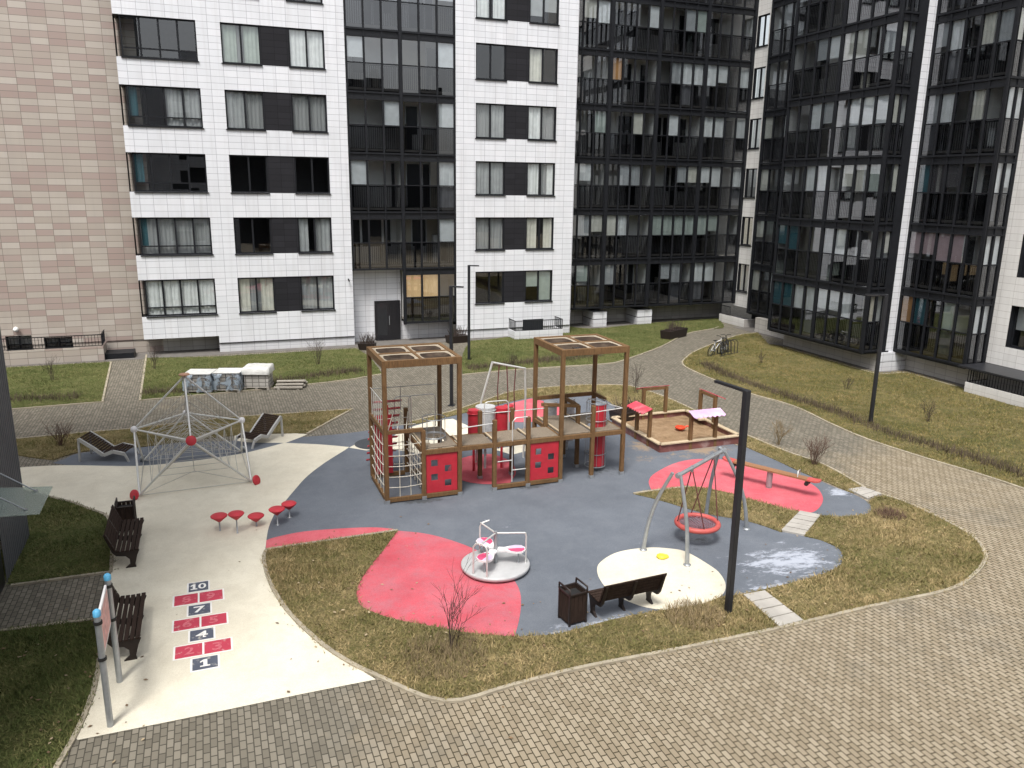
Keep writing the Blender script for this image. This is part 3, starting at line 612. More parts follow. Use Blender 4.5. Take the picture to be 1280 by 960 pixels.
# --- white block with two window columns and a glazed stair of balconies between them
b=thing('apartment_building','white tiled block with paired windows and one black glazed balcony column','apartment building',(8,43,0))
FB=F((0,42.9),(1,0),(0,-1))
hol=[]; lo=[]
for z0,z1 in ZW:
    lo.append((-3.2,.3,z0,z1)); hol.append((1.38,6.2,z0,z1)); 
def wallB(mb):
    fwall(mb,FB,-3.2,.3,.87,TOP,[(-3.2,.3,a,c) for _,_,a,c in lo],1.0,0,0,1)
    fwall(mb,FB,.3,7.2,.50,TOP,hol,.24,0,0,1)
    fq(mb,FB,.3,7.2,0,.46,-.08,0); fbox(mb,FB,.3,7.2,.46,.50,-.2,-.02,1)  # black strip drawn in for the shadow line above the plinth
    mb.quad(FB.p(-3.2,.87,0),FB.p(.3,.87,0),FB.p(.3,.87,-1.2),FB.p(-3.2,.87,-1.2),0)
    mb.quad(FB.p(.3,0,0-.08),FB.p(.3,.87,-.08),FB.p(.3,.87,-1.2),FB.p(.3,0,-1.2),1)
    for i,(z0,z1) in enumerate(ZW):       # left cheek of each spandrel band
        zb=.87 if i==0 else ZW[i-1][1]
        mb.quad(FB.p(-3.2,zb,0),FB.p(-3.2,zb,-1.1),FB.p(-3.2,z0,-1.1),FB.p(-3.2,z0,0),1)
        mb.quad(FB.p(-2.95,z0,-.1),FB.p(-2.95,z0,-1.1),FB.p(-2.95,z1,-1.1),FB.p(-2.95,z1,-.1),1)
    fwall(mb,FB,12.97,20.03,.53,TOP,[(14.09,18.82,a,c) for a,c in ZW],.24,0,0,1)
    fq(mb,FB,12.97,20.03,0,.49,-.08,0); fbox(mb,FB,12.97,20.0,.49,.53,-.2,-.02,1)  # shadow line over this plinth is a black strip too
    mb.quad(FB.p(7.2,0,0),FB.p(7.2,4.0,0),FB.p(7.2,4.0,-.95),FB.p(7.2,0,-.95),0)
    fq(mb,FB,7.2,10.0,0,4.05,-.9,0); fq(mb,FB,10.0,12.97,0,1.05,-1.0,0)
    fq(mb,FB,-3.2,.3,0,.9,-1.15,2)
bpart(b,'wall',[M['white_x'],M['frame'],M['pale_x']],wallB,False)
def sideB(mb):
    f=F((20.03,42.9),(0,1),(1,0)); fq(mb,f,0,3.2,0,TOP,0)
bpart(b,'side_wall',M['white_y'],sideB)
def roomB(mb):
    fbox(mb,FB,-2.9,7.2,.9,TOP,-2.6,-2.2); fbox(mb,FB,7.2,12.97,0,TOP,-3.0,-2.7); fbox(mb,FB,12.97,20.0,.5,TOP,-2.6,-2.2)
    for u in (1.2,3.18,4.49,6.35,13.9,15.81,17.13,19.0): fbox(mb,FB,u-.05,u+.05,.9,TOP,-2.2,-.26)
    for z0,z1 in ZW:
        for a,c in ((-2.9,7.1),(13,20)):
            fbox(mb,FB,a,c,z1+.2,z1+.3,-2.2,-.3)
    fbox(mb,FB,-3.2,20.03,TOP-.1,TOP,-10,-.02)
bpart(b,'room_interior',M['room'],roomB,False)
for k,(z0,z1) in enumerate(ZW):
    st=['none','pair','full','pair','left','blind'][k%6]
    n3=[-2.95+3.25*i/4 for i in (1,2,3)]
    w=window(b,FB,-2.95,.3,z0,z1,n3,-.10,['full','none','none','right','none','none','full'][k],transom=z0+.42)
    if k in (1,3,2):
        c=MB(); curtain(c,FB,-2.88,-2.5,z0+.45,z1-.06,-.26); c.build('curtain',CURT['teal'],w,fix=False)
    window(b,FB,1.38,3.17,z0,z1,[2.28],-.10); window(b,FB,4.49,6.2,z0,z1,[5.35],-.10)
    fbm=MB(); fbox(fbm,FB,3.17,4.49,z0,z1,-.2,-.035); fbm.build('cladding_panel',M['grey_x'],b)
    window(b,FB,14.09,15.81,z0,z1,[14.95],-.10); window(b,FB,17.13,18.82,z0,z1,[17.97],-.10)
    fbm=MB(); fbox(fbm,FB,15.81,17.13,z0,z1,-.2,-.035); fbm.build('cladding_panel',M['grey_x'],b)
FG=F((0,42.98),(1,0),(0,-1))
for k in range(NF):
    z0=1.03+3*k
    if k>0: glazed(b,FG,7.25,10.0,3,z0,beige=False,curt=[(0,'white')] if k in(2,4) else None)
    glazed(b,FG,10.06,12.95,3,z0,depth=1.5,beige=True,curt=[(0,'lit'),(1,'lit')] if k==0 else ([(2,'white')] if k in(2,3,4,5) else None))
bpart(b,'mullion_post',M['frame'],lambda mb:(fbox(mb,FG,9.96,10.1,1.0,22.02,-.1,.09),fbox(mb,FG,7.2,7.26,4.0,22.02,-.1,.05)))
bpart(b,'parapet_panel',M['dark_panel'],lambda mb:fbox(mb,FG,7.2,12.97,22.05,TOP,-.3,0))
d=bpart(b,'entrance_door',M['door'],lambda mb:fbox(mb,FB,8.49,9.93,.05,2.25,-.9,-.8))
g=MB(); fq(g,FB,8.62,9.2,.3,2.1,-.795); g.build('door_glass',M['indark'],d)
g=MB(); fbox(g,FB,9.28,9.31,.9,1.4,-.78,-.75); g.build('handle',M['steel'],d)
bpart(b,'window_well',[M['white_x'],M['indark']],lambda mb:(fbox(mb,FB,16.1,19.1,0,.48,.98,1.08),fbox(mb,FB,16.1,16.2,0,.48,-.06,.98),fbox(mb,FB,19.0,19.1,0,.48,-.06,.98),fbox(mb,FB,17.0,18.3,.3,.96,-.1,.012,1)))
bpart(b,'railing',M['frame'],lambda mb:(rail(mb,FB,16.12,19.08,.5,1.08,1.03,.12),rail(mb,F((19.05,42.9),(0,-1),(1,0)),0,1.03,.5,1.08,0,.12),rail(mb,F((16.15,42.9),(0,-1),(1,0)),0,1.03,.5,1.08,0,.12)))
bpart(b,'security_camera',M['frame'],lambda mb:(fbox(mb,FB,6.95,7.0,3.55,3.62,0,.12),mb.tube([FB.p(6.97,3.58,.08),FB.p(6.97,3.52,.26)],.04,8)))
# --- dark glazed wing in the corner
dk=thing('apartment_building','fully black glazed apartment wing in the inner corner above short white pillars','apartment building',(26,45,0))
FD=F((0,44.35),(1,0),(0,-1))
bays=[(20.1,22.75,3),(22.9,25.98,4),(26.1,29.25,4),(29.38,32.62,4)]
for k in range(NF):
    for j,(a,c,n) in enumerate(bays):
        z0=1.2+3*k
        cu=None
        if k==1 and j==2: cu=[(i,'green') for i in range(4)]
        if k==1 and j==3: cu=[(0,'green'),(1,'green')]
        if k==0 and j==3: cu=[(0,'white'),(1,'white')]
        if k in (2,3,4) and j==3: cu=[(0,'white'),(1,'white'),(3,'white')]
        if k==4 and j==1: cu=[(0,'orange')]
        if k==2 and j in(0,1): cu=[(1,'grey'),(2,'grey')] if j==1 else [(0,'grey'),(1,'white')]
        glazed(dk,FD,a,c,n,z0,depth=1.4,curt=cu,beige=k==0)
bpart(dk,'mullion_post',M['frame'],lambda mb:[fbox(mb,FD,u-.09,u+.09,1.15,22.2,-.1,.10) for u in (20.06,22.82,26.04,29.31,32.66)])
bpart(dk,'parapet_panel',M['dark_panel'],lambda mb:(fbox(mb,FD,20.0,33.1,22.25,TOP,-.3,0),fbox(mb,FD,20,33.1,TOP-.2,TOP,-9,-.31),fbox(mb,FD,20,33.1,0,TOP-.3,-2.9,-2.6)))
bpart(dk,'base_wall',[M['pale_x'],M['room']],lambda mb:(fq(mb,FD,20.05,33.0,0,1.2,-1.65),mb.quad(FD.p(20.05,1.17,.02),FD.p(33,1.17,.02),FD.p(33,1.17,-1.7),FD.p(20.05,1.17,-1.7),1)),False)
for a,c in ((22.35,23.3),(25.5,26.55)):
    bpart(dk,'pillar',[M['white_x'],M['frame']],lambda mb:(fbox(mb,FD,a,c,0,.46,-1.6,-.10),fbox(mb,FD,a+.03,c-.03,.46,.50,-1.6,-.14,1),fbox(mb,FD,a,c,.50,.95,-1.6,-.10)))
# --- right building, stepping back bay by bay
e=thing('apartment_building','right hand building of white strips between projecting black glazed bays','apartment building',(32,33,0))
FS=F((32.75,0),(0,1),(-1,0))
def wallE(mb):
    fwall(mb,FS,40.9,44.4,1.0,TOP,[(43.08,44.2,a,c) for a,c in ZW],.22,0,0,2)
bpart(e,'wall',[M['white_y'],M['white_x'],M['frame']],wallE,False)
def wallE2(mb):
    f2=F((32.12,0),(0,1),(-1,0))
    fwall(mb,f2,10,25.05,1.15,TOP,[(a,c,z0,z1) for z0,z1 in ZW for a,c in ((20.2,24.2),)],.45,0,0,2)
bpart(e,'wall',[M['white_y'],M['white_x'],M['frame']],wallE2,False)
FE2=F((32.12,0),(0,1),(-1,0))
for k,(z0,z1) in enumerate(ZW):
    window(e,FS,43.08,44.2,z0,z1,[43.64],-.10,'none')
    window(e,FE2,20.2,24.2,z0,z1,[21.2,22.2,23.2],-.28,'pair' if k%2 else 'blind')
# side strips facing the camera: dark panel then white tiles
FSd=F((0,29.05),(1,0),(0,-1))
bpart(e,'tile_strip',[M['white_x'],M['dark_panel']],lambda mb:(fbox(mb,FSd,30.45,30.95,.48,TOP,-.3,0),fbox(mb,FSd,29.93,30.45,.9,TOP,-.3,-.01,1)))
# bay one
XB=28.95; FB1=F((XB,0),(0,1),(-1,0)); FB1s=F((0,29.0),(1,0),(0,-1))
XC=30.95; FB2=F((XC,0),(0,1),(-1,0)); FB2s=F((0,25.05),(1,0),(0,-1))
FSm=F((31.7,0),(0,1),(-1,0))
for k in range(NF):
    z0=1.0+3*k
    glazed(e,FB1,29.1,32.45,4,z0,depth=1.7,endl=False,curt={4:[(0,'grey'),(3,'cream'),(2,'cream')],0:[(1,'white'),(2,'white'),(3,'white')],2:[(1,'cream'),(2,'cream'),(0,'green')],3:[(0,'white'),(1,'white'),(2,'white')],1:[(2,'white'),(3,'grey')]}.get(k))
    glazed(e,FB1,32.5,35.9,4,z0,depth=1.7,curt={0:[(0,'white'),(1,'white'),(2,'teal'),(3,'teal')],2:[(0,'white'),(1,'white')],3:[(1,'white'),(0,'grey')],4:[(0,'white'),(1,'grey'),],1:[(3,'teal'),(2,'teal')]}.get(k))
    glazed(e,FB1s,28.98,29.9,2,z0,depth=1.2,curt=[(0,'beige')] if k in(0,) else ([(0,'cream')] if k in (3,4) else [(1,'cream')]),endl=False)
    glazed(e,FB2,25.1,29.0,5,z0,depth=1.6,endl=False,curt={1:[(1,'pink'),(2,'pink'),(3,'pink'),(4,'pink')],0:[(4,'orange'),(3,'teal'),(1,'green')],2:[(4,'teal'),(3,'dark'),(2,'dark')],3:[(4,'grey'),(3,'white'),(1,'cream')],4:[(4,'grey'),(3,'white'),(1,'cream'),(0,'grey')]}.get(k))
    glazed(e,FB2s,30.98,32.02,2,z0,depth=1.0,endl=False,curt=[(0,'white'),(1,'white')] if k!=4 else [(0,'cream')])
    glazed(e,FSm,36.1,41.4,6,z0,depth=1.3,curt=[(5,'cream'),(3,'white')] if k in (0,1,2,3) else None)
bpart(e,'mullion_post',M['frame'],lambda mb:(mb.box(XB-.05,XB+.07,28.95,29.09,.95,22.05),mb.box(XC-.05,XC+.07,25.0,25.11,.95,22.05),mb.box(XC-.05,XC+.05,28.98,29.04,.95,22.05),mb.box(XB-.05,XB+.1,35.88,35.98,.95,22.05),mb.box(31.62,31.8,41.38,41.5,.95,22.05),mb.box(32.0,32.11,25.0,25.08,1.1,22.05),mb.box(XB-.06,XB+.08,32.43,32.53,.95,22.05)))
def shell(mb):
    mb.box(XB+.1,33,29.1,35.95,22.02,TOP); mb.box(XC+.1,33,25.1,29.04,22.02,TOP); mb.box(31.8,33.2,35.96,41.4,22.02,TOP)
    mb.box(34.2,40,10,44.3,0,TOP-.2); mb.box(XB+.1,40,24,36,TOP,TOP+.1); mb.box(XB+1.8,31.9,35.7,35.9,.9,22)
    mb.box(XC+.1,34.2,25.2,25.3,.9,22) if False else None
    mb.box(XB+.08,30.0,35.9,36.0,.95,22.02)
    mb.box(32.4,34.2,24.4,24.9,1.2,TOP-.2)
bpart(e,'roof_block',M['dark_panel'],shell)
bpart(e,'slab_edge',M['dark_panel'],lambda mb:(mb.box(XB,30.6,29.02,35.9,.90,.99),mb.box(XC,32.3,25.07,29.0,.90,.99),mb.box(31.7,33,36.1,41.4,.90,.99)))
def plinth(mb):
    mb.box(30.1,31.72,29.05,36.0,0,.88,0); mb.box(31.7,33,21,29.04,0,.86,0)
    mb.box(31.35,33,36.0,40.2,0,.88,0)
bpart(e,'plinth',M['grey_y'],plinth)
bpart(e,'pillar',[M['white_x'],M['frame']],lambda mb:(mb.box(30.08,31.68,28.92,29.04,0,.44),mb.box(30.1,31.66,28.95,29.04,.44,.47,1),mb.box(30.08,31.68,28.92,29.04,.47,.92)))
bpart(e,'planter_wall',[M['white_y'],M['room']],lambda mb:(mb.box(31.6,31.72,41.6,44.3,0,.5),mb.box(31.72,33,41.6,41.72,0,.5),mb.box(31.72,33,41.72,44.3,0,.3,1)))
bpart(e,'planter_wall',[M['white_y'],M['room']],lambda mb:(mb.box(30.55,30.67,12,24.6,0,.46),mb.box(30.67,32,24.48,24.6,0,.46),mb.box(30.67,32.1,12,24.48,0,.2,1)))
bpart(e,'entrance_canopy',M['post'],lambda mb:mb.box(30.45,32.1,12,25.0,1.06,1.14))
bpart(e,'railing',M['frame'],lambda mb:(rail(mb,F((30.61,0),(0,1),(-1,0)),12,24.55,.48,1.05,0,.13),rail(mb,F((0,24.54),(1,0),(0,-1)),30.6,32.0,.48,1.05,0,.13)))
bpart(e,'railing',M['frame'],lambda mb:rail(mb,F((31.66,0),(0,1),(-1,0)),43.2,44.3,.52,1.1,0,.13))
def frosted():
    N=NT('greenish canopy glass'); t=N.n('ShaderNodeBsdfTransparent'); t.inputs[0].default_value=(.80,.88,.84,1); d_=N.n('ShaderNodeBsdfPrincipled'); d_.inputs['Base Color'].default_value=(.42,.48,.45,1); d_.inputs['Roughness'].default_value=.25
    m=N.n('ShaderNodeMixShader'); m.inputs[0].default_value=.45; N.l(t.outputs[0],m.inputs[1]); N.l(d_.outputs[0],m.inputs[2]); N.l(m.outputs[0],N.out.inputs[0]); return N.m
# --- corner of the near building on the left
nb=thing('apartment_building','near dark grey corrugated building corner cut by the left picture edge','apartment building',(-5,18,0))
FN=F((-4.52,0),(0,1),(1,0))
def corr(mb):
    y=10.0; n=0; pts=[]
    while y<20.9: 
        for dy,dd in ((0,0),(.06,0),(.085,-.03),(.135,-.03)):
            pts.append((y+dy,dd))
        y+=.16
    pts.append((20.9,0))
    hole=(16.2,18.45,0,2.3)
    for z0,z1 in ((0,2.3),(2.3,TOP)):
        for (a,da),(c,dc) in zip(pts,pts[1:]):
            if z0==0 and a>=hole[0]-.05 and c<=hole[1]+.05: continue
            mb.quad(FN.p(a,z0,da),FN.p(c,z0,dc),FN.p(c,z1,dc),FN.p(a,z1,da))
    mb.quad((-4.52,20.9,0),(-20,20.9,0),(-20,20.9,TOP),(-4.52,20.9,TOP)); mb.quad((-4.52,10,TOP),(-4.52,20.9,TOP),(-20,20.9,TOP),(-20,10,TOP)); mb.quad((-4.52,10,0),(-20,10,0),(-20,10,TOP),(-4.52,10,TOP))
M['corr']=mat('dark corrugated cladding',(.085,.09,.10),.5,.1,.12,2)
bpart(nb,'wall',M['corr'],corr,False)
d=bpart(nb,'door',M['door'],lambda mb:fbox(mb,FN,16.25,18.42,0,2.28,-.2,-.03))
g=MB(); fbox(g,FN,17.3,17.33,.9,1.4,.01,.05); g.build('handle',M['steel'],d)
cg=bpart(nb,'canopy',frosted(),lambda mb:mb.add([(-4.5,15.6,2.62),(-3.2,15.75,2.5),(-3.2,17.2,2.5),(-4.5,17.2,2.62),(-4.5,15.6,2.635),(-3.2,15.75,2.515),(-3.2,17.2,2.515),(-4.5,17.2,2.635)],[(0,3,2,1),(4,5,6,7),(0,1,5,4),(1,2,6,5),(2,3,7,6),(3,0,4,7)]),False)
for y in (15.95,16.95):
    g=MB(); g.tube([(-4.5,y,3.35),(-3.45,y,2.54)],.014,6); g.lathe((-3.45,y,2.53),[(.035,-.03),(.035,.03)],10); g.build('stay_rod',M['steel'],cg)

# --- unseen block added behind the viewpoint, only for the panes to mirror
ob=thing('apartment_building','added white block across the yard, out of view, only for the window panes to mirror','apartment building',(0,-9,0))
FO=F((0,-8.0),(1,0),(0,1)); oh=[]
for k in range(6):
    for x in (-27,-21,-15,-9,-3): oh.append((x,x+3.2,1.9+3*k,3.8+3*k))
bpart(ob,'wall',[M['white_x'],M['frame']],lambda mb:(fwall(mb,FO,-32,3,0,20.5,oh,.3,0,0,1),fbox(mb,FO,-32,3,0,20.5,-10,-9,0),fq(mb,FO,-32,3,0,20.5,-.3,1)),False)
bpart(ob,'reflection_slab',M['dark_panel'],lambda mb:fbox(mb,FO,3,34,0,22,-36,-24))  # added dark slab, never in view, gives the panes something dark to mirror
# ------------------------------------------------------------------ wooden play structure
ps=thing('play_structure','large wooden climbing structure with two roofed towers, red panels and rope nets','play structure',(7.7,21.2,0))
PX_=[4.12,5.15,6.18,7.21,8.23,9.26,10.28,11.3]; YF=20.2; YR=22.22; YM=21.22
def post(x,y,h,w=.115):
    mb=MB(); mb.box(x-w/2,x+w/2,y-w/2,y+w/2,.05,h); o=mb.build('post',M['wood'],ps,bevel=.008)
    f=MB(); f.box(x-w/2-.008,x+w/2+.008,y-w/2-.008,y+w/2+.008,0,.11); f.build('post_shoe',M['steel'],o)
for x in (PX_[0],PX_[2],PX_[5],PX_[7]): post(x,YF,3.88); post(x,YR,3.88)
post(PX_[1],YF,2.0); post(PX_[3],YF,2.1); post(PX_[4],YF,2.1); post(PX_[6],YF,2.25)
for x in (7.12,8.12,9.2): post(x,YM,2.1)
for x in (5.15,10.28): post(x,YR,2.1)
post(10.28,YM,2.0)
def beam(a,b,w=.09,h=.12,m='wood',name='beam'):
    mb=MB(); mb.bar(a,b,w,h); mb.build(name,M[m],ps,bevel=.006)
# roofs
for (a,c) in ((PX_[0],PX_[2]),(PX_[5],PX_[7])):
    mb=MB(); z=3.93
    mb.box(a-.06,c+.06,YF-.06,YF+.05,z-.14,z+.05); mb.box(a-.06,c+.06,YR-.05,YR+.06,z-.14,z+.05); mb.box(a-.06,a+.05,YF+.05,YR-.05,z-.14,z+.05); mb.box(c-.05,c+.06,YF+.05,YR-.05,z-.14,z+.05)
    xm=(a+c)/2; ym=(YF+YR)/2
    mb.box(xm-.04,xm+.04,YF+.05,YR-.05,z-.08,z+.045); mb.box(a+.05,xm-.04,ym-.04,ym+.04,z-.08,z+.045); mb.box(xm+.04,c-.05,ym-.04,ym+.04,z-.08,z+.045)
    o=mb.build('roof_frame',M['wood'],ps,bevel=.006)
    for i,(x0,x1) in enumerate(((a+.05,xm-.04),(xm+.04,c-.05))):
        for j,(y0,y1) in enumerate(((YF+.05,ym-.04),(ym+.04,YR-.05))):
            # dished plastic-faced panel: frame ring then a shallow sunken bowl
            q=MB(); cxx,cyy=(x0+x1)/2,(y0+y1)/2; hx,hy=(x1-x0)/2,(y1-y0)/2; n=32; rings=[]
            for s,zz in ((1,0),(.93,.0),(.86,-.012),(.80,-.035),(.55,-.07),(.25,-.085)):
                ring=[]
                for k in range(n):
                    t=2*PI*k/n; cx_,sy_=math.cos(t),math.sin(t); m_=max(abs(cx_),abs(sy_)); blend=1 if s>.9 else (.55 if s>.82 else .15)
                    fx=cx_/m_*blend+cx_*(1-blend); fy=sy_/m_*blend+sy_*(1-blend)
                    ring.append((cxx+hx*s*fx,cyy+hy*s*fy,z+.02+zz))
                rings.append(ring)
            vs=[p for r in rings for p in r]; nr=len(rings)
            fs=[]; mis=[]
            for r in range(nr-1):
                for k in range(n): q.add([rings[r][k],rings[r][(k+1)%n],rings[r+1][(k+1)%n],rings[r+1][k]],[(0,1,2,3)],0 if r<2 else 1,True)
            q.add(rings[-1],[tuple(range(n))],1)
            hole=(a==PX_[5] and i==0 and j==0)
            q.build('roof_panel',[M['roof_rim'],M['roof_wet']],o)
            if hole:
                u=MB(); u.box(cxx+.05,cxx+.28,cyy-.1,cyy+.12,z-.05,z-.035); u.build('roof_patch',M['indark'],o)
# base, deck and rail beams
beam((PX_[0],YF,.10),(PX_[2],YF,.10)); beam((PX_[3],YF,.10),(PX_[5],YF,.10)); beam((PX_[0],YF,.10),(PX_[0],YR,.10)); beam((PX_[0],YR,.10),(PX_[2],YR,.10))
beam((PX_[0],YF,1.98),(PX_[0],YR,1.98),.09,.14); beam((PX_[0]+.05,YF,2.02),(PX_[1],YF,2.02),.09,.1)
beam((PX_[1],YF,1.36),(PX_[7],YF,1.36),.09,.13); beam((PX_[1],YF+.05,1.36),(PX_[1],YR,1.36),.08,.12); beam((PX_[2],YF,1.36),(PX_[2],YR,1.36),.08,.12); beam((PX_[1],YR,1.36),(PX_[2],YR,1.36))
beam((PX_[2],YM,1.36),(PX_[5],YM,1.36),.09,.12); beam((PX_[5],YF,1.36),(PX_[5],YR,1.36),.08,.12); beam((PX_[7],YF,1.36),(PX_[7],YR,1.36),.09,.12); beam((PX_[5],YR,1.36),(PX_[7],YR,1.36))
beam((PX_[5],YR,2.05),(PX_[7],YR,2.05),.08,.12); beam((PX_[7],YR-.05,2.05),(PX_[7],YM+.2,2.05),.08,.12); beam((10.28,YM,1.98),(10.28,YR,1.98),.08,.1); beam((9.26,YM+.5,1.98),(10.28,YM,1.98),.08,.1)
def deck(x0,x1,y0,y1,z,tilt=0,hole=None):
    mb=MB(); y=y0; w=.115
    while y<y1-.02:
        ye=min(y+w,y1)
        segs=[(x0,x1)]
        if hole and abs((y+ye)/2-hole[1])<hole[2]: 
            dx=math.sqrt(max(0,hole[2]**2-((y+ye)/2-hole[1])**2)); segs=[(x0,hole[0]-dx),(hole[0]+dx,x1)]
        for a,c in segs: mb.add([(a,y,z-.035),(c,y,z-.035+tilt),(c,ye-.008,z-.035+tilt),(a,ye-.008,z-.035),(a,y,z),(c,y,z+tilt),(c,ye-.008,z+tilt),(a,ye-.008,z)],[(0,3,2,1),(4,5,6,7),(0,1,5,4),(1,2,6,5),(2,3,7,6),(3,0,4,7)])
        y=ye
    o=mb.build('deck',M['wood_grey'],ps)
    f=MB(); f.box(x0,x0+.05,y0,y1,z+.003,z+.03); f.build('deck_edge',M['wood_pale'],o)
deck(5.2,6.13,20.26,22.16,1.46,0,(5.64,20.9,.30))
deck(6.24,7.18,20.26,21.17,1.44,-.03); deck(7.24,8.2,20.26,21.17,1.42,.03); deck(8.26,9.2,20.26,21.17,1.45,-.02); deck(9.32,10.24,20.26,22.16,1.45); deck(10.32,11.24,20.26,22.16,1.44,0,(10.75,20.9,.30))
# red front panels with cut-out windows
def panel(x0,x1,holes,name='play_panel',y=YF,z0=.17,z1=1.29,m='red'):
    mb=MB(); f=F((0,y),(1,0),(0,-1))
    fwall(mb,f,x0,x1,z0,z1,holes,.025,.012); fwall(mb,f,x0,x1,z0,z1,holes,.0,-.013)
    for a,c,d,e in ((x0,z0,x0,z1),(x1,z0,x1,z1),(x0,z1,x1,z1),(x0,z0,x1,z0)): mb.quad(f.p(a,c,.012),f.p(d,e,.012),f.p(d,e,-.013),f.p(a,c,-.013))
    return mb.build(name,M[m],ps,fix=False)
h=.19
panel(5.22,6.11,[(5.36,5.36+h,.93,.93+h),(5.75,5.75+h,.74,.74+h),(5.36,5.36+h,.52,.52+h),(5.75,5.75+h,.32,.32+h)])
panel(8.30,9.19,[(8.46,8.46+h,.93,.93+h),(8.86,8.86+h,.74,.74+h),(8.46,8.46+h,.52,.52+h),(8.86,8.86+h,.32,.32+h)])
# rear red climbing wall and tilted red rung ramp
panel(4.2,4.72,[],'red_wall',22.16,.15,1.95)
mb=MB(); mb.plate([(22.3,1.25),(23.3,0.05),(23.35,.12),(22.35,2.2),(22.3,2.2)],lambda a,c,t:(4.62+t,a,c),.03); mb.build('side_panel',M['red'],ps)
rm=MB()
for i in range(9): z=2.3-i*.26; rm.bar((4.15,22.34+i*.125,z),(5.05,22.34+i*.125,z),.13,.035,0,up=(0,.6,1))
rm.build('red_wall',M['red'],ps)
# rope nets
def net(A,B,C_,D,nu,nv,sag,name='rope_net'):
    mb=MB(); A,B,C_,D=map(Vector,(A,B,C_,D))
    P=lambda u,v:(A.lerp(B,u)).lerp(D.lerp(C_,u),v)-Vector((0,0,sag*math.sin(PI*u)*1.0))
    for j in range(1,nv): mb.tube([P(u/10,j/nv) for u in range(11)],.012,5)
    for i in range(1,nu): mb.tube([P(i/nu,0.02)]+[P(i/nu,j/nv) for j in range(1,nv)]+[P(i/nu,1)],.012,5)
    for i in range(0,nu+1):
        for j in range(1,nv):
            q=P(i/nu,j/nv); mb.lathe(q,[(.004,-.028),(.026,-.012),(.026,.012),(.004,.028)],6)
    return mb.build(name,M['rope'],ps)
net((PX_[0],YR-.06,.16),(PX_[0],YF+.06,.16),(PX_[0],YF+.06,1.92),(PX_[0],YR-.06,1.92),5,6,.09)
net((PX_[0]+.06,YF,.16),(PX_[1]-.06,YF,.16),(PX_[1]-.06,YF,1.96),(PX_[0]+.06,YF,1.96),3,6,.03)
net((4.78,YR,.16),(6.1,YR,.16),(6.1,YR,1.3),(4.78,YR,1.3),5,5,.02)
net((PX_[1],YF+.1,.2),(PX_[1],YR-.1,.2),(PX_[1],YR-.1,1.3),(PX_[1],YF+.1,1.3),6,5,.02)
mb=MB()
for k in range(3): mb.tube([(4.2+.25*k,YF+.08,2.02),(4.75+.22*k,YR-.1,2.0)],.014,5)
mb.tube([(4.15,YF+.7,1.99),(5.12,YF+.7,1.99)],.014,5); mb.tube([(4.15,YF+1.4,1.99),(5.12,YF+1.4,1.99)],.014,5); mb.build('rope_net',M['rope'],ps)
# white tube railings
def pipes(lst,name='handrail',r=.019,m='chrome'):
    mb=MB()
    for p in lst: mb.tube(p,r,7)
    return mb.build(name,M[m],ps)
pipes([[(PX_[0],YF+.05,2.80),(PX_[0],YR-.05,2.80)]]+[[(PX_[0],YF+.3*i,2.05),(PX_[0],YF+.3*i,2.8)] for i in range(1,7)],r=.014)
pipes([[(4.2,YR,2.75),(6.1,YR,2.75)],[(5.0,YR,2.05),(5.0,YR,2.75)],[(4.5,YR,2.05),(4.5,YR,2.75)]],r=.010,m='steel')
for p_ in ([(6.2,YF,1.95),(7.2,YF,2.0)],[(8.2,YM,2.0),(9.2,YM,2.0)],[(9.3,YF,2.0),(10.26,YF,2.03)],[(10.3,YF,2.05),(11.26,YF,2.1)],[(7.15,YM,2.0),(8.1,YM,2.0)],[(11.3,YF,2.08),(10.75,YM+.3,2.1)]): pipes([p_],r=.016)
def hoop(x,y0,y1,z0,z1,r=.12):
    pts=[(x,y0,z0),(x,y0,z1-r)]
    for k in range(1,5): a=PI/2*k/4; pts.append((x,y0+r-r*math.cos(a),z1-r+r*math.sin(a)))
    for k in range(0,5): a=PI/2*k/4; pts.append((x,y1-r+r*math.sin(a),z1-r+r*math.cos(a)))
    return pts+[(x,y1,z0)]
def hoopx(y,x0,x1,z0,z1,r=.12):
    return [(p[1],y,p[2]) for p in hoop(0,x0,x1,z0,z1,r)]
pipes([hoopx(YF,7.75,8.2,.2,1.32,.08),[(7.75,YF,1.3),(7.75,YF,2.0),(7.85,YF,2.1),(8.2,YF,2.1)],[(7.75,YF,.55),(8.2,YF,.55)],[(7.3,YF,.85),(7.75,YF,.85)]],'ladder_frame',.017)
pipes([hoopx(YR,5.25,6.05,1.46,2.45)],r=.016); pipes([hoopx(22.6,4.9,5.4,1.2,2.35)],r=.016)
pipes([hoopx(YM,7.25,8.0,1.43,2.35)],r=.018)
# wire cages
def cage(x,y,r,z0,z1,panelm=None):
    mb=MB(); n=10
    for z in (z0,z0+.4,z1-.55,z1): mb.tube([(x+r*math.cos(2*PI*k/24),y+r*math.sin(2*PI*k/24),z) for k in range(24)],.012,6,closed=True)
    for k in range(n): a=2*PI*k/n; mb.tube([(x+r*math.cos(a),y+r*math.sin(a),z0),(x+r*math.cos(a),y+r*math.sin(a),z1)],.007,5)
    o=mb.build('tube_cage',M['steel'],ps)
    if panelm:
        q=MB(); vs=[]
        for z in (z0+.02,z1-.05):
            for k in range(9): a=-2.5+1.75*k/8; vs.append((x+(r-.03)*math.cos(a),y+(r-.03)*math.sin(a),z))
        q.add(vs,[(k,k+1,10+k,9+k) for k in range(8)],0,True); q.build('curved_panel',M[panelm],o)
cage(5.64,20.9,.33,1.2,2.12); cage(10.75,20.9,.32,.15,2.16,'red')
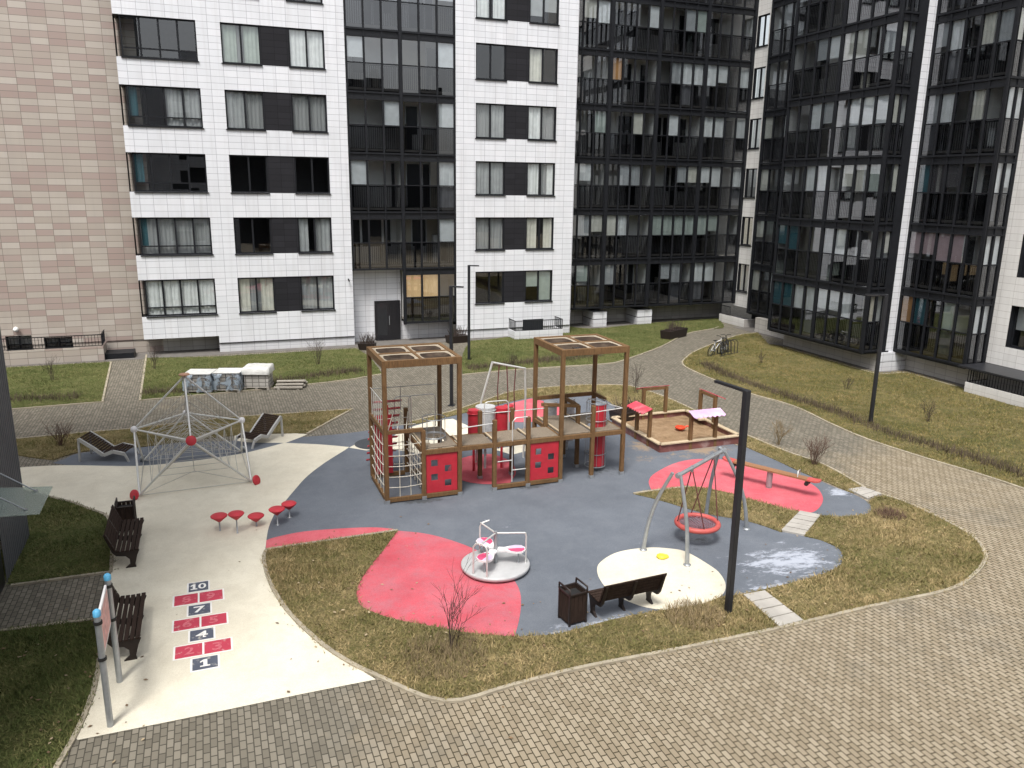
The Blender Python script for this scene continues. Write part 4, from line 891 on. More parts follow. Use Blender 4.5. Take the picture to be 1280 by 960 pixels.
# printed drums behind and red ropeway drums
for x,y,mm,r,z0,z1 in ((10.02,22.75,'greyp',.22,.35,1.75),(10.72,22.9,'greyp',.22,.35,1.75),(7.55,22.0,'greyp',.3,1.0,2.0),(7.15,21.9,'red',.18,1.05,1.95),(8.05,21.9,'red',.2,1.05,1.95)):
    q=MB(); q.lathe((x,y,z0),[(r,0),(r,z1-z0)],18); q.tube([(x,y,0),(x,y,z0)],.04,8)
    q.tube([(x+(r+.02)*math.cos(a*PI/10),y+(r+.02)*math.sin(a*PI/10),z0+.1) for a in range(20)],.015,5,closed=True); q.tube([(x+(r+.02)*math.cos(a*PI/10),y+(r+.02)*math.sin(a*PI/10),z1-.1) for a in range(20)],.015,5,closed=True)
    q.build('spinning_drum',M[mm],ps)
# tall white rope arch behind the bridge
ya=22.6
pipes([[(7.45,ya,0),(7.5,ya,1.0),(7.62,ya,2.0),(7.98,ya,3.22)],[(9.05,ya,0),(9.08,ya,1.2),(9.09,ya,2.1),(9.06,ya,2.95)],[(7.96,ya,3.20),(9.07,ya,2.93)]],'rope_arch',.034)
pipes([[(8.2,ya,3.14),(8.15,ya,2.3),(8.22,ya,1.2),(8.2,ya,.4)],[(8.45,ya,3.08),(8.5,ya,2.1),(8.45,ya,.9)],[(8.75,ya,3.0),(8.7,ya,2.2),(8.74,ya,1.6)]],'hanging_rope',.018,'rope_d')
q=MB(); q.lathe((8.2,ya,1.55),[(.02,0),(.15,.03),(.16,.08),(.02,.1)],16); q.lathe((8.55,ya+.05,1.7),[(.02,0),(.15,.03),(.16,.08),(.02,.1)],16); q.build('disc_seat',M['redrub'],ps)

# ------------------------------------------------------------------ pyramid rope climber
nc=thing('rope_climber','white steel pyramid climbing frame with a web of thin ropes and red end discs','climbing frame',(-.78,24.35,0))
V_=dict(FL=(-2.2,22.86,.06),FR=(.74,23.0,.06),RL=(-2.28,25.9,.06),RR=(.6,25.88,.06),f=(-.76,22.5,1.60),l=(-2.3,24.25,1.56),r=(.63,24.3,1.55),b=(-.95,25.85,1.50),A=(-.85,24.3,3.02))
def rod(a,c,r=.027,m='chrome',name='strut'):
    mb=MB(); mb.tube([V_[a],V_[c]],r,8); mb.build(name,M[m],nc)
for a,c in ('Al','Af','Ar','lf','fr','rb','bl'): rod(a,c)
rod('A','b',.02)
for a,c in (('l','FL'),('l','RL'),('r','FR'),('r','RR'),('f','FL'),('f','FR'),('b','RL'),('b','RR')): rod(a,c,.029)
for k in 'lrb': mb=MB(); mb.lathe(V_[k],[(.01,-.1),(.075,-.07),(.1,0),(.075,.07),(.01,.1)],14); mb.build('ball_joint',M['white_pl'],nc)
def disc(c,ax,m='redrub',r=.14): mb=MB(); mb.lathe(c,[(r*.55,-.035),(r,-.015),(r,.012),(r*.85,.026),(.01,.03)],18,0,ax); mb.build('end_disc',M[m],nc)
disc(V_['f'],(0,-1,.35)); disc((-.85,24.3,3.06),(0,0,1),'orangecap',.15)
disc((-2.32,22.74,.13),(-.7,-.8,.35),r=.15); disc((.88,22.86,.13),(.8,-.7,.35),r=.15); disc((-2.3,26.02,.1),(-.6,.8,.3),'steel',.12); disc((.66,26.0,.1),(.6,.8,.3),'steel',.12)
web=MB(); Cn=Vector((-.8,24.3,.95))
Q={k:Vector(v) for k,v in V_.items()}
def r2(a,c,r=.009): web.tube([a,c],r,4)
for a,c in (('FL','FR'),('FR','RR'),('RR','RL'),('RL','FL')): r2(Q[a],Q[c],.011)
ctr=Vector((-.78,23.6,.35))
for k in ('FL','FR'): r2(Q[k],ctr)
r2(ctr,Q['f']+Vector((0,0,-.15)))
inner={}
for k in ('FL','FR','RL','RR','f','l','r','b','A'):
    r2(Q[k],Cn); 
    for t in (.22,.36,.50,.64,.78): inner[(k,t)]=Cn.lerp(Q[k],t)
nb_=[('FL','f'),('f','FR'),('FR','r'),('r','RR'),('RR','b'),('b','RL'),('RL','l'),('l','FL'),('A','l'),('A','f'),('A','r'),('A','b'),('l','f'),('f','r'),('r','b'),('b','l')]
for a,c in nb_:
    for t in (.22,.36,.50,.64,.78): r2(inner[(a,t)],inner[(c,t)],.008)
for a,c in (('FL','FR'),('FR','RR'),('RR','RL'),('RL','FL')):
    for t in (.36,.50,.64): r2(inner[(a,t)],inner[(c,t)],.008)
for a,c in nb_:
    for t0,t1 in ((.22,.36),(.36,.50),(.5,.64),(.64,.78)): r2(inner[(a,t0)],inner[(c,t1)],.006)
web.build('rope_web',M['rope_g'],nc)
# ------------------------------------------------------------------ loungers
def lounger(label,loc,rz,flip):
    t=thing('park_lounger',label,'lounger',loc,rz,'slatted loungers by the rope pyramid')
    prof=[(-.73,.76),(-.30,.46),(-.02,.24),(.27,.36),(.62,.28)]
    for y in (-.37,.37):
        mb=MB()
        for a,c in zip(prof,prof[1:]): mb.bar((a[0],y,a[1]-.03),(c[0],y,c[1]-.03),.06,.10)
        mb.bar((-.73,y,.74),(-.76,y,0),.05,.06,0,(0,1,0)); mb.bar((.62,y,.26),(.73,y,0),.05,.06,0,(0,1,0))
        mb.build('side_frame',M['lframe'],t,world=False)
    for nm,(a,c) in (('backrest',(prof[0],prof[2])),('seat',(prof[2],prof[3])),('footrest',(prof[3],prof[4]))):
        mb=MB(); L=math.hypot(c[0]-a[0],c[1]-a[1]); n=max(2,int(L/.075)); d=Vector((c[0]-a[0],0,c[1]-a[1])).normalized()
        for i in range(n):
            p=Vector((a[0],0,a[1]))+d*(L*(i+.5)/n); e_=d*.028
            mb.bar(p-e_,p+e_,.76,.03)
        mb.build(nm,M['slat'],t,world=False)
    return t
lounger('slatted lounger left of the rope pyramid, its backrest raised at the left end',(-3.29,26.73,0),math.radians(-18.7),1)
lounger('slatted lounger right of the rope pyramid, its backrest raised at the right end',(1.2,27.0,0),math.radians(225),1)
# ------------------------------------------------------------------ red balancing stools
for i,((x,y),h,r,lab) in enumerate(zip([(-0.18,19.80),(0.22,19.51),(0.69,19.80),(1.20,19.73),(1.53,20.10)],(.40,.52,.28,.42,.38),(.2,.19,.2,.2,.19),
   ('leftmost red stepping mushroom in the row on the cream surface','tallest red stepping mushroom in the row on the cream surface','lowest red stepping mushroom, third from the left on cream','red stepping mushroom on the border of cream and blue, nearer one of the right pair','red stepping mushroom standing on the blue surface, farther one of the right pair'))):
    t=thing('stepping_mushroom',lab,'play stool',(x,y,0),0,'red stepping mushrooms')
    m=MB(); m.lathe((0,0,0),[(.05,0),(.05,.012),(.018,.015),(.018,h-.13)],8); m.build('stem',M['steel'],t,world=False)
    m=MB(); m.lathe((0,0,h),[(.025,-.15),(.07,-.115),(.15,-.045),(r,-.004),(r+.004,.014),(r*.90,.034),(.02,.046)],22); m.build('cap',M['redrub'],t,world=False)
# ------------------------------------------------------------------ benches (seat along local x, backrest at -y, seat facing +y)
def bench(label,loc,rz,L):
    t=thing('park_bench',label,'bench',loc,rz,'dark slatted benches')
    m=MB()
    for i in range(5): m.box(-L/2,L/2,-.16+.095*i,-.085+.095*i,.42+.004*abs(i-2),.455+.004*abs(i-2))
    m.build('seat',M['slat'],t,world=False,bevel=.005)
    m=MB()
    for i in range(5):
        z=.50+.085*i; y=-.20-.035*i; m.bar((-L/2,y,z),(L/2,y,z),.03,.081,0,(0,-.38,1))
    m.build('backrest',M['slat'],t,world=False,bevel=.005)
    for x in (-L/2+.06,L/2-.06,0):
        m=MB(); out=[(-.02,0),(.22,0),(.20,.08),(.26,.30),(.31,.415),(-.15,.415),(-.33,.86),(-.385,.85),(-.24,.42),(-.17,.33),(.02,.30),(.10,.22),(.10,.10)]
        m.plate(out,lambda a,c,tt:(x-.025+tt,a,c),.05); m.build('end_frame',M['iron'],t,world=False)
    return t
bench('farther dark slatted bench on the cream surface, with a bin behind its end',(-2.2,19.25,0),-PI/2,1.85)
bench('dark slatted bench on the cream surface beside the information board',(-1.92,15.25,0),-PI/2,1.75)
bench('dark slatted bench seen from behind, beside the white circle and bin',(7.50,12.98,0),math.radians(3),1.46)
def bin_(label,loc,rz):
    t=thing('litter_bin',label,'bin',loc,rz,'dark square litter bins')
    m=MB()
    for s in (-1,1):
        for i in range(4): m.box(-.19+.097*i,-.10+.097*i,s*.19-.012,s*.19+.012,.06,.66); m.box(s*.19-.012,s*.19+.012,-.17+.087*i,-.09+.087*i,.06,.66)
    m.build('slat_body',M['slat'],t,world=False)
    m=MB(); m.box(-.165,.165,-.165,.165,.05,.6); m.build('liner',M['rubblack'],t,world=False)
    m=MB()
    for s in (-1,1):
        m.box(-.21,.21,s*.20-.02,s*.20+.02,.66,.69)
        m.tube([(s*.2,-.2,.69),(s*.2,-.2,.79),(s*.2,.2,.79),(s*.2,.2,.69)],.02,6); m.box(s*.2-.02,s*.2+.02,-.18,.18,.66,.69)
        for q in (-1,1): m.box(s*.19-.02,s*.19+.02,q*.19-.02,q*.19+.02,0,.66)
    m.build('rim',M['iron'],t,world=False)
bin_('dark slatted litter bin beside the bench seen from behind',(6.33,13.02,0),math.radians(8))
bin_('dark litter bin behind the far end of the left bench',(-2.33,20.64,0),0)
# ------------------------------------------------------------------ information board
ib=thing('information_board','pink and white information board on two steel posts with blue caps','sign',(-1.95,13.15,0))
ya,yb=(-1.97,12.54),(-1.94,13.77)
for (x,y) in (ya,yb):
    m=MB(); m.tube([(x,y,0),(x,y,2.0)],.05,12); o=m.build('post',M['steel'],ib)
    m=MB(); m.lathe((x,y,2.0),[(.058,-.05),(.058,.03),(.03,.06),(.002,.065)],12); m.build('cap',M['blue'],o)
    m=MB()
    for z in (1.84,1.22): m.lathe((x,y,z),[(.066,-.025),(.066,.025)],12)
    m.build('clamp',M['rubblack'],o)
x0,y0=ya; x1,y1=yb
m=MB(); m.box(-1.99,-1.955,y0+.08,y1-.08,1.18,1.9); o=m.build('board',M['white_pl'],ib)
m=MB(); m.box(-1.954,-1.950,y0+.14,y1-.14,1.24,1.84); m.build('printed_face',M['pinkprint'],o)
# ------------------------------------------------------------------ hopscotch
hs=thing('hopscotch','painted hopscotch of navy and red numbered squares on the cream surface','hopscotch',(-.63,15.4,0))
def text_mesh(txt,x,y,w,hh,m,z=.027):
    cu=bpy.data.curves.new('numeral','FONT'); cu.body=txt; cu.align_x='CENTER'; cu.align_y='CENTER'; cu.offset=.018; cu.resolution_u=3
    ob=bpy.data.objects.new('tmp',cu); COL.objects.link(ob); dg=bpy.context.evaluated_depsgraph_get()
    me=bpy.data.meshes.new_from_object(ob.evaluated_get(dg)); bpy.data.objects.remove(ob)
    co=np.array([v.co[:] for v in me.vertices]); lo,hi=co.min(0),co.max(0); s=(w/(hi[0]-lo[0]),hh/(hi[1]-lo[1]))
    for v in me.vertices: v.co=((v.co.x-(lo[0]+hi[0])/2)*s[0]+x+.63,(v.co.y-(lo[1]+hi[1])/2)*s[1]+y-15.4,z)
    me.materials.clear(); me.materials.append(M[m]); o=bpy.data.objects.new('numeral',me); COL.objects.link(o); o.parent=hs
def one_mesh(x,y,w,hh,m,z):
    q=MB(); q.prism([(x-w*.5,y-hh/2),(x+w*.5,y-hh/2),(x+w*.5,y-hh*.33),(x+w*.22,y-hh*.33),(x+w*.22,y+hh/2),(x-w*.12,y+hh/2),(x-w*.5,y+hh*.28),(x-w*.5,y+hh*.10),(x-w*.18,y+hh*.22),(x-w*.18,y-hh*.33),(x-w*.5,y-hh*.33)],None,z); q.build('numeral',M[m],hs)
def cell(x0,x1,y0,y1,m,txt,tm,tw=None):
    q=MB(); q.box(x0-.035,x1+.035,y0-.035,y1+.035,.012,.0165); q.box(x0,x1,y0,y1,.0165,.021,1); q.build('square',[M['p_white'],M[m]],hs)
    hh=(y1-y0)*.62
    if len(txt)==2: q=MB(); q.box((x0+x1)/2-.018,(x0+x1)/2+.018,y0,y1,.021,.0225); q.build('divider',M['p_white'],hs)
    for i,tx in enumerate(txt):
        xx=x0+(x1-x0)*(i+.5)/len(txt)
        if tx=='1': one_mesh(xx,(y0+y1)/2,.17,hh,tm,.0235); continue
        if tx=='10': one_mesh(xx-.09,(y0+y1)/2,.13,hh,tm,.0235); text_mesh('0',xx+.075,(y0+y1)/2,.16,hh,tm,.0235); continue
        text_mesh(tx,xx,(y0+y1)/2,tw or .17,hh,tm,.0235)
cell(-.87,-.48,16.72,17.12,'p_navy',['10'],'p_white',.30)
cell(-1.14,-.20,16.20,16.62,'p_red',['8','9'],'p_fade')
cell(-.86,-.45,15.70,16.10,'p_navy',['7'],'p_white',.22)
cell(-1.12,-.15,15.18,15.58,'p_red',['6','5'],'p_fade')
cell(-.82,-.40,14.70,15.08,'p_navy',['4'],'p_white',.22)
cell(-1.07,-.10,14.17,14.58,'p_red',['2','3'],'p_fade')
cell(-.77,-.34,13.68,14.06,'p_navy',['1'],'p_white',.14)
# ------------------------------------------------------------------ merry-go-round
mg=thing('merry_go_round','small grey merry-go-round with three pink and white petal seats','merry-go-round',(5.62,15.62,0),math.radians(-26))
def part(n,m,fn,par=mg): q=MB(); fn(q); return q.build(n,M[m],par,world=False)
part('turntable','lightsteel',lambda q:q.lathe((0,0,0),[(.70,.03),(.76,.06),(.78,.10),(.78,.145),(.76,.155),(.01,.157)],40))
part('base_skirt','rubblack',lambda q:q.lathe((0,0,0),[(.66,.0),(.72,.07)],40))
part('centre_post','steel',lambda q:q.tube([(0,0,.15),(0,0,.92)],.04,10))
for k,a in enumerate((math.radians(8),math.radians(128),math.radians(248))):
    ca,sa=math.cos(a),math.sin(a)
    T=lambda r,s,z:(r*ca-s*sa,r*sa+s*ca,z)
    o=part('petal_seat','white_pl',lambda q:q.plate([(.04,-.11),(.2,-.08),(.32,-.14),(.46,-.19),(.59,-.17),(.67,-.07),(.67,.07),(.59,.17),(.46,.19),(.32,.14),(.2,.08),(.04,.11)],lambda x,y,t:T(x,y,.50-t),.04))
    part('pink_inlay','magenta',lambda q:q.plate([(.26,-.01),(.34,-.13),(.46,-.175),(.58,-.155),(.655,-.06),(.655,.01),(.48,.015)],lambda x,y,t:T(x,y,.505-t),.004),o)
    part('lilac_inlay','lilac',lambda q:q.plate([(.28,.025),(.48,.024),(.655,.02),(.655,.06),(.58,.155),(.46,.175),(.34,.13)],lambda x,y,t:T(x,y,.505-t),.004),o)
    part('seat_leg','steel',lambda q:q.tube([T(.52,0,.15),T(.52,0,.47)],.02,7),o)
    part('handrail','chrome',lambda q:(q.tube([T(0,0,.88),T(.66,0,.88)],.02,7),q.tube([T(.70,-.17,.15),T(.70,-.17,.80),T(.69,-.12,.87),T(.68,-.04,.89),T(.68,.04,.89),T(.69,.12,.87),T(.70,.17,.80),T(.70,.17,.15)] if k==2 else [T(.69,0,.15),T(.69,0,.80),T(.67,0,.88)] if k==0 else [T(.69,0,.15),T(.69,0,.78),T(.68,-.05,.86),T(.64,-.22,.90)],.02,7)))
# ------------------------------------------------------------------ nest swing
sw=thing('nest_swing','basket swing with a round red nest seat hung from a grey tubular frame','swing',(10.8,15.4,0))
def sp(n,m,fn,par=sw): q=MB(); fn(q); return q.build(n,M[m],par)
TA=Vector((9.78,14.78,2.06)); TB=Vector((11.66,15.82,2.10))
def leg(f,t,name='leg'):
    f=Vector(f); t=Vector(t); bow=(t-f).cross(Vector((0,0,1))).normalized()*0; pts=[]
    for i in range(9):
        s=i/8; p=f.lerp(t,s); p+= (Vector((t.x-f.x,t.y-f.y,0)))*(-.22*math.sin(PI*s)) ; pts.append(p)
    o=sp(name,'steel',lambda q:q.tube(pts,[.052-.012*(i/8) for i in range(9)],10))
    sp('foot_plate','steel',lambda q:q.lathe((f.x,f.y,0),[(.09,.008),(.09,.03),(.055,.05)],12),o)
u_=(TB-TA).normalized()
leg((9.29,15.35,.02),TA+u_*-.12+Vector((-.03,.12,.05))); leg((9.85,14.32,.02),TA+Vector((0,-.06,0)))
leg((11.83,16.5,.02),TB+u_*.06+Vector((-.02,.08,.06))); leg((12.41,15.55,.02),TB+u_*.05+Vector((.02,-.06,0)))
sp('top_bar','steel',lambda q:q.tube([TA-u_*.1,TB+u_*.18],.05,12))
for b_ in (TA-u_*.02,TB+u_*.02): sp('bracket','steel',lambda q:q.lathe(b_,[(.065,-.06),(.065,.06)],12,0,u_))
nest=Vector((10.82,15.42,.46))
ns=sp('nest_seat','redrub2',lambda q:q.tube([(nest.x+.5*math.cos(2*PI*k/36),nest.y+.5*math.sin(2*PI*k/36),nest.z) for k in range(36)],.065,10,closed=True))
def weave(q):
    for i in range(-6,7):
        o=i*.07; l=math.sqrt(max(0,.46**2-o*o))
        q.tube([nest+Vector((-l,o,0)),nest+Vector((0,o,-.05)),nest+Vector((l,o,0))],.011,4); q.tube([nest+Vector((o,-l,0)),nest+Vector((o,0,-.05)),nest+Vector((o,l,0))],.011,4)
sp('net','rope_d2',weave,ns)
for s,hang in ((-1,TA+u_*.62),(1,TB-u_*.42)):
    for v in (-1,1):
        a=nest+Vector((u_.x*s*.35-u_.y*v*.36,u_.y*s*.35+u_.x*v*.36,.05)); sp('hanger_rope','rope_d',lambda q:q.tube([a,Vector(hang)],.014,6))
    sp('hanger_shackle','steel',lambda q:q.lathe(hang,[(.03,-.1),(.04,-.04),(.04,.05)],8))
# ------------------------------------------------------------------ seesaw shaped like a skateboard
ss=thing('seesaw','wooden skateboard shaped seesaw with red ends on a red rubber oval','seesaw',(15.01,17.95,0))
cx0,cy0=(15.01,17.95)
Ea=Vector((14.02,18.98,.62)); Eb=Vector((15.62,16.62,.50)); ctr=Vector((cx0,cy0,0))
Ea=Vector((14.08,19.00,.60)); Eb=Vector((15.66,16.62,.50))
dd=(Eb-Ea).normalized(); nn=Vector((-dd.y,dd.x,0)).normalized(); up=dd.cross(nn)*-1
up=Vector((0,0,1))
def brd(q,a,c,w,t): q.bar(a,c,w,t)
sp('plank','seewood',lambda q:q.bar(Ea+dd*.35,Eb-dd*.35,.26,.05),ss)
for (p,s) in ((Ea,1),(Eb,-1)):
    def tip(q):
        q.plate([(0,-.13),(.18,-.13),(.35,-.12),(.35,.12),(.18,.13),(0,.13)] if False else [(0,-.07),(.05,-.12),(.14,-.14),(.36,-.13),(.36,.13),(.14,.14),(.05,.12),(0,.07)],lambda x,y,t:p+dd*(s*x)+nn*y+up*(.03-t+.25*max(0,.12-x)),.05)
    o=sp('plank_end','redrub2',tip,ss)
    m_=p+dd*(s*.36)
    sp('axle_wheel','rubblack',lambda q:(q.tube([m_+nn*.13-up*.11,m_+nn*.05-up*.11],.06,12),q.tube([m_-nn*.13-up*.11,m_-nn*.05-up*.11],.06,12),q.bar(m_-up*.1,m_-up*.02,.09,.09)),ss)
    h_=p+dd*(s*.62)
    sp('handle','chrome',lambda q:q.tube([h_+nn*.1,h_+nn*.1+up*.2,h_-nn*.1+up*.2,h_-nn*.1],.016,6),ss) if s<0 else None
mid=(Ea+Eb)/2
sp('pivot_post','steel',lambda q:(q.tube([(mid.x,mid.y,0),(mid.x,mid.y,mid.z-.02)],.085,14)),ss)
# ------------------------------------------------------------------ sandbox
sb=thing('sandbox','square wooden sandbox with four post frames and scalloped pink canopies','sandbox',(15.05,23.2,0))
X0,X1,Y0,Y1=13.5,16.62,21.62,24.95
def bp(n,m,fn,par=sb): q=MB(); fn(q); return q.build(n,M[m] if isinstance(m,str) else [M[i] for i in m],par)
for a,c in (((X0,Y0),(X1,Y0)),((X0,Y0),(X0,Y1)),((X0,Y1),(X1,Y1)),((X1,Y0),(X1,Y1))):
    a3=Vector((*a,.14)); c3=Vector((*c,.14)); o=bp('side_board','sandside',lambda q:q.bar(a3,c3,.05,.27))
    bp('top_board','wood_pale',lambda q:q.bar(a3+Vector((0,0,.155)),c3+Vector((0,0,.155)),.17,.04),o)
def heap(q):
    n=18; vs=[]
    for j in range(n+1):
        for i in range(n+1):
            u,v=i/n,j/n; x=X0+.03+(X1-X0-.06)*u; y=Y0+.03+(Y1-Y0-.06)*v
            e_=math.sin(PI*u)*math.sin(PI*v); vs.append((x,y,.10+.10*e_+.05*e_*math.sin(x*3.1+1)*math.cos(y*2.7)+random.uniform(-.012,.012)))
    q.add(vs,[(j*(n+1)+i,j*(n+1)+i+1,(j+1)*(n+1)+i+1,(j+1)*(n+1)+i) for j in range(n) for i in range(n)],0,True)
bp('sand','sand',heap)
def frame2(p,q_,side,top,canopy):
    for (x,y) in (p,q_): bp('post','wood',lambda q:q.box(x-.055,x+.055,y-.055,y+.055,0,1.3))
    a=Vector((*p,1.25)); c=Vector((*q_,1.25)); bp('beam','wood',lambda q:q.bar(a,c,.06,.1))
    if canopy:
        d=(c-a).normalized(); n_=Vector((side[0],side[1],0)); L=(c-a).length; pts=[]
        k=7; e0,e1=-.13,L+.13
        out=[(e0,.0),(e1,.0),(e1,.42)]
        for i in range(k*2): t=i/(k*2); out.append((e1+(e0-e1)*t,.42+(.05 if i%2 else 0)))
        out.append((e0,.42))
        for nm,m,s0 in (('canopy',canopy,1),):
            bp(nm,m,lambda q:q.plate(out,lambda x,y,t:a+d*x+n_*(y*.82)+Vector((0,0,.09-t-y*y*.75)),.02))
frame2((14.65,Y0+.02),(15.62,Y0+.02),(0,-1),1,'canopy_pl'); frame2((X0,22.35),(X0,23.2),(-1,0),1,'redcanopy'); frame2((14.75,Y1),(15.7,Y1),(0,1),1,'redcanopy'); frame2((X1,23.15),(X1,24.05),(1,0),1,'redcanopy')
bp('carved_seat','wood_pale',lambda q:(q.bar((X1-.25,23.5,.34),(X1-.02,24.6,.34),.25,.05),))
tb=thing('sand_toy','orange red plastic toy lying in the sand of the sandbox','toy',(15.2,23.1,.2))
q=MB(); q.lathe((15.2,23.1,.19),[(.07,0),(.17,.05),(.19,.11),(.17,.13),(.05,.10)],12); q.build('toy_bowl',M['toyred'],tb)
q=MB(); q.tube([(15.33,23.1,.27),(15.45,23.02,.33),(15.52,22.98,.29)],.035,7); q.build('handle',M['toyred'],tb)
yt=thing('toy_car','small yellow plastic toy left on the cream circle','toy',(9.49,14.84,.014))
tx,ty=(9.49,14.84)
q=MB(); q.lathe((tx,ty,.014),[(.10,.0),(.13,.03),(.12,.06),(.06,.09),(.01,.095)],9); q.build('toy_body',M['yellow'],yt)
q=MB(); q.lathe((tx+.1,ty-.03,.014),[(.05,.0),(.07,.03),(.04,.07),(.01,.075)],8); q.build('toy_nose',M['yellow'],yt)
# ------------------------------------------------------------------ lamp posts
def lamp(label,loc,rz,h,arm):
    t=thing('street_lamp',label,'lamp post',loc,rz,'black square lamp posts')
    q=MB(); q.box(-.06,.06,-.06,.06,0,h); q.build('pole',M['post'],t,world=False,bevel=.01)
    q=MB(); q.box(-.12,.12,-.12,.12,0,.03); q.build('base_plate',M['post'],t,world=False)
    q=MB(); q.box(.06,arm,-.045,.045,h-.05,h); o=q.build('lamp_arm',M['post'],t,world=False)
    q=MB(); q.box(.25,arm-.05,-.03,.03,h-.057,h-.051); q.build('diffuser',M['white_pl'],o,world=False)
lamp('tall black lamp post in the front lawn beside the concrete step slabs',(9.46,12.2,0),math.radians(95),4.72,.9)
lamp('black lamp post on the right hand lawn in front of the glazed building',(22.96,22.19,0),math.radians(163),4.85,.78)
lamp('black lamp post standing just behind the roof of the left wooden tower',(8.66,29.36,0),math.radians(-35),4.75,.5)
lamp('black lamp post on the far lawn in front of the white tiled wall',(11.95,37.4,0),math.radians(-30),4.74,.5)
# ------------------------------------------------------------------ pallets of pavers by the kerb
def pallet(loc,w,d,h,label,cover,rz=-.30):
    t=thing('paver_pallet',label,'pallet',loc,rz,'pallets of paving stones by the lawn')
    q=MB()
    for i in range(5): q.box(-w/2,w/2,-d/2+i*d/4.6,-d/2+i*d/4.6+.1,.10,.125)
    for x in (-w/2+.05,0,w/2-.05): q.box(x-.05,x+.05,-d/2,d/2,0,.10)
    q.build('pallet_base',M['pallet'],t,world=False)
    q=MB(); q.box(-w/2+.03,w/2-.03,-d/2+.03,d/2-.03,.126,h); q.build('paver_stack',M['stack' if cover=='blue' else 'stackp'],t,world=False)
    if cover:
        q=MB(); n=10; vs=[]
        for zz,g in ((h+.015,-.25),(h+.02,-.02),(h-.02,.03),(h*.80,.045),(h*.72 if cover=='foil' else h*.15,.05)):
            for k in range(40):
                a=2*PI*k/40; c_,s_=math.cos(a),math.sin(a); m_=max(abs(c_),abs(s_)); r=random.uniform(-.02,.02)
                vs.append((c_/m_*(w/2+g+r*.5),s_/m_*(d/2+g+r*.5),zz+r*(2.2 if zz<h*.5 else .6)))
        q.add(vs,[(r*40+k,r*40+(k+1)%40,(r+1)*40+(k+1)%40,(r+1)*40+k) for r in range(4) for k in range(40)]+[tuple(range(40))],0,True)
        q.build('plastic_wrap',[M['foil']] if cover=='foil' else [M['bluefoil']],t,world=False)
        if cover!='foil':
            q=MB(); q.box(-w/2-.02,w/2+.02,-d/2-.02,d/2+.02,h+.03,h+.045); q.build('top_sheet',M['foil'],t,world=False)
pallet((-0.60,34.77,0),1.05,.95,.80,'pallet of pavers in torn bluish film, left one of three beside the lawn','blue')
pallet((0.53,34.62,0),1.05,.95,.80,'wrapped pallet of pavers in the middle of the row of three beside the lawn','blue')
pallet((1.70,34.68,0),1.05,.95,.95,'pallet of pale pavers under white film, right one of three beside the lawn','foil')
t=thing('plank_stack','low loose stack of grey planks right of the wrapped pallets','plank stack',(2.95,34.35,0),-.30)
q=MB()
for i,(y,z) in enumerate(((-.35,.08),(-.1,.09),(.2,.08),(.42,.1),(-.2,.17),(.1,.19),(.3,.18),(0,.27))): q.bar((-.6+.05*(i%3),y,z),(.6+.06*(i%2),y+.06*(i%3-1),z+.02),.16,.05)
for x in (-.4,.4): q.box(x-.05,x+.05,-.45,.45,0,.055)
q.build('planks',M['pallet'],t,world=False)
# ------------------------------------------------------------------ bicycle and rack
def wheel(q,c,r,ax,mi=0):
    ax=Vector(ax).normalized(); a=Vector((0,0,1)); b=ax.cross(a)
    q.tube([Vector(c)+a*(r*math.cos(2*PI*k/24))+b*(r*math.sin(2*PI*k/24)) for k in range(24)],.026,6,mi,closed=True)
def bicycle(label,loc,rz,m,lean):
    t=thing('bicycle',label,'bicycle',loc,rz,'bicycles at the rack'); t.rotation_euler=(lean,0,rz)
    for x in (-.52,.52):
        q=MB(); wheel(q,(x,0,.34),.32,(0,1,0)); o=q.build('wheel',M['rubblack'],t,world=False)
        q=MB()
        for k in range(8): a=PI*k/8; q.tube([(x+.3*math.cos(a),0,.34+.3*math.sin(a)),(x-.3*math.cos(a),0,.34-.3*math.sin(a))],.004,3)
        q.lathe((x,0,.34),[(.03,-.05),(.03,.05)],8,0,(0,1,0)); q.build('spokes',M['steel'],o,world=False)
    q=MB()
    for a,c in (((-.52,0,.34),(-.12,0,.30)),((-.12,0,.30),(.36,0,.72)),((-.12,0,.30),(-.26,0,.80)),((-.26,0,.74),(.34,0,.80)),((-.52,0,.34),(-.24,0,.72)),((.52,0,.34),(.33,0,.92))): q.tube([a,c],.025,7)
    q.build('frame',M[m],t,world=False)
    q=MB(); q.tube([(.30,-.28,.98),(.36,-.1,.98),(.33,0,.93),(.36,.1,.98),(.30,.28,.98)],.016,6); q.build('handlebar',M['rubblack'],t,world=False)
    q=MB(); q.add([(-.40,-.07,.84),(-.40,.07,.84),(-.12,.02,.84),(-.12,-.02,.84),(-.40,-.07,.88),(-.40,.07,.88),(-.12,.02,.87),(-.12,-.02,.87)],[(0,3,2,1),(4,5,6,7),(0,1,5,4),(1,2,6,5),(2,3,7,6),(3,0,4,7)]); q.build('saddle',M['rubblack'],t,world=False)
    q=MB(); q.lathe((-.12,0,.30),[(.09,-.03),(.09,.03)],14,0,(0,1,0)); q.tube([(-.12,-.09,.30),(-.02,-.09,.18)],.012,5); q.build('crank',M['steel'],t,world=False)
bicycle('white framed bicycle leaning at the bike rack near the far path',(24.64,34.71,0),math.radians(28),'white_pl',math.radians(10))
bicycle('dark framed bicycle parked behind the white one at the bike rack',(25.43,34.90,0),math.radians(40),'iron',math.radians(-6))
t=thing('bike_rack','black steel bike rack of upright loops holding the bicycles','bike rack',(25.39,34.70,0),math.radians(20))
q=MB()
for i in range(6): x=-.75+.28*i; q.tube([(x,-.22,0),(x,-.22,.62),(x,-.12,.72),(x,.12,.72),(x,.22,.62),(x,.22,0)],.02,6)
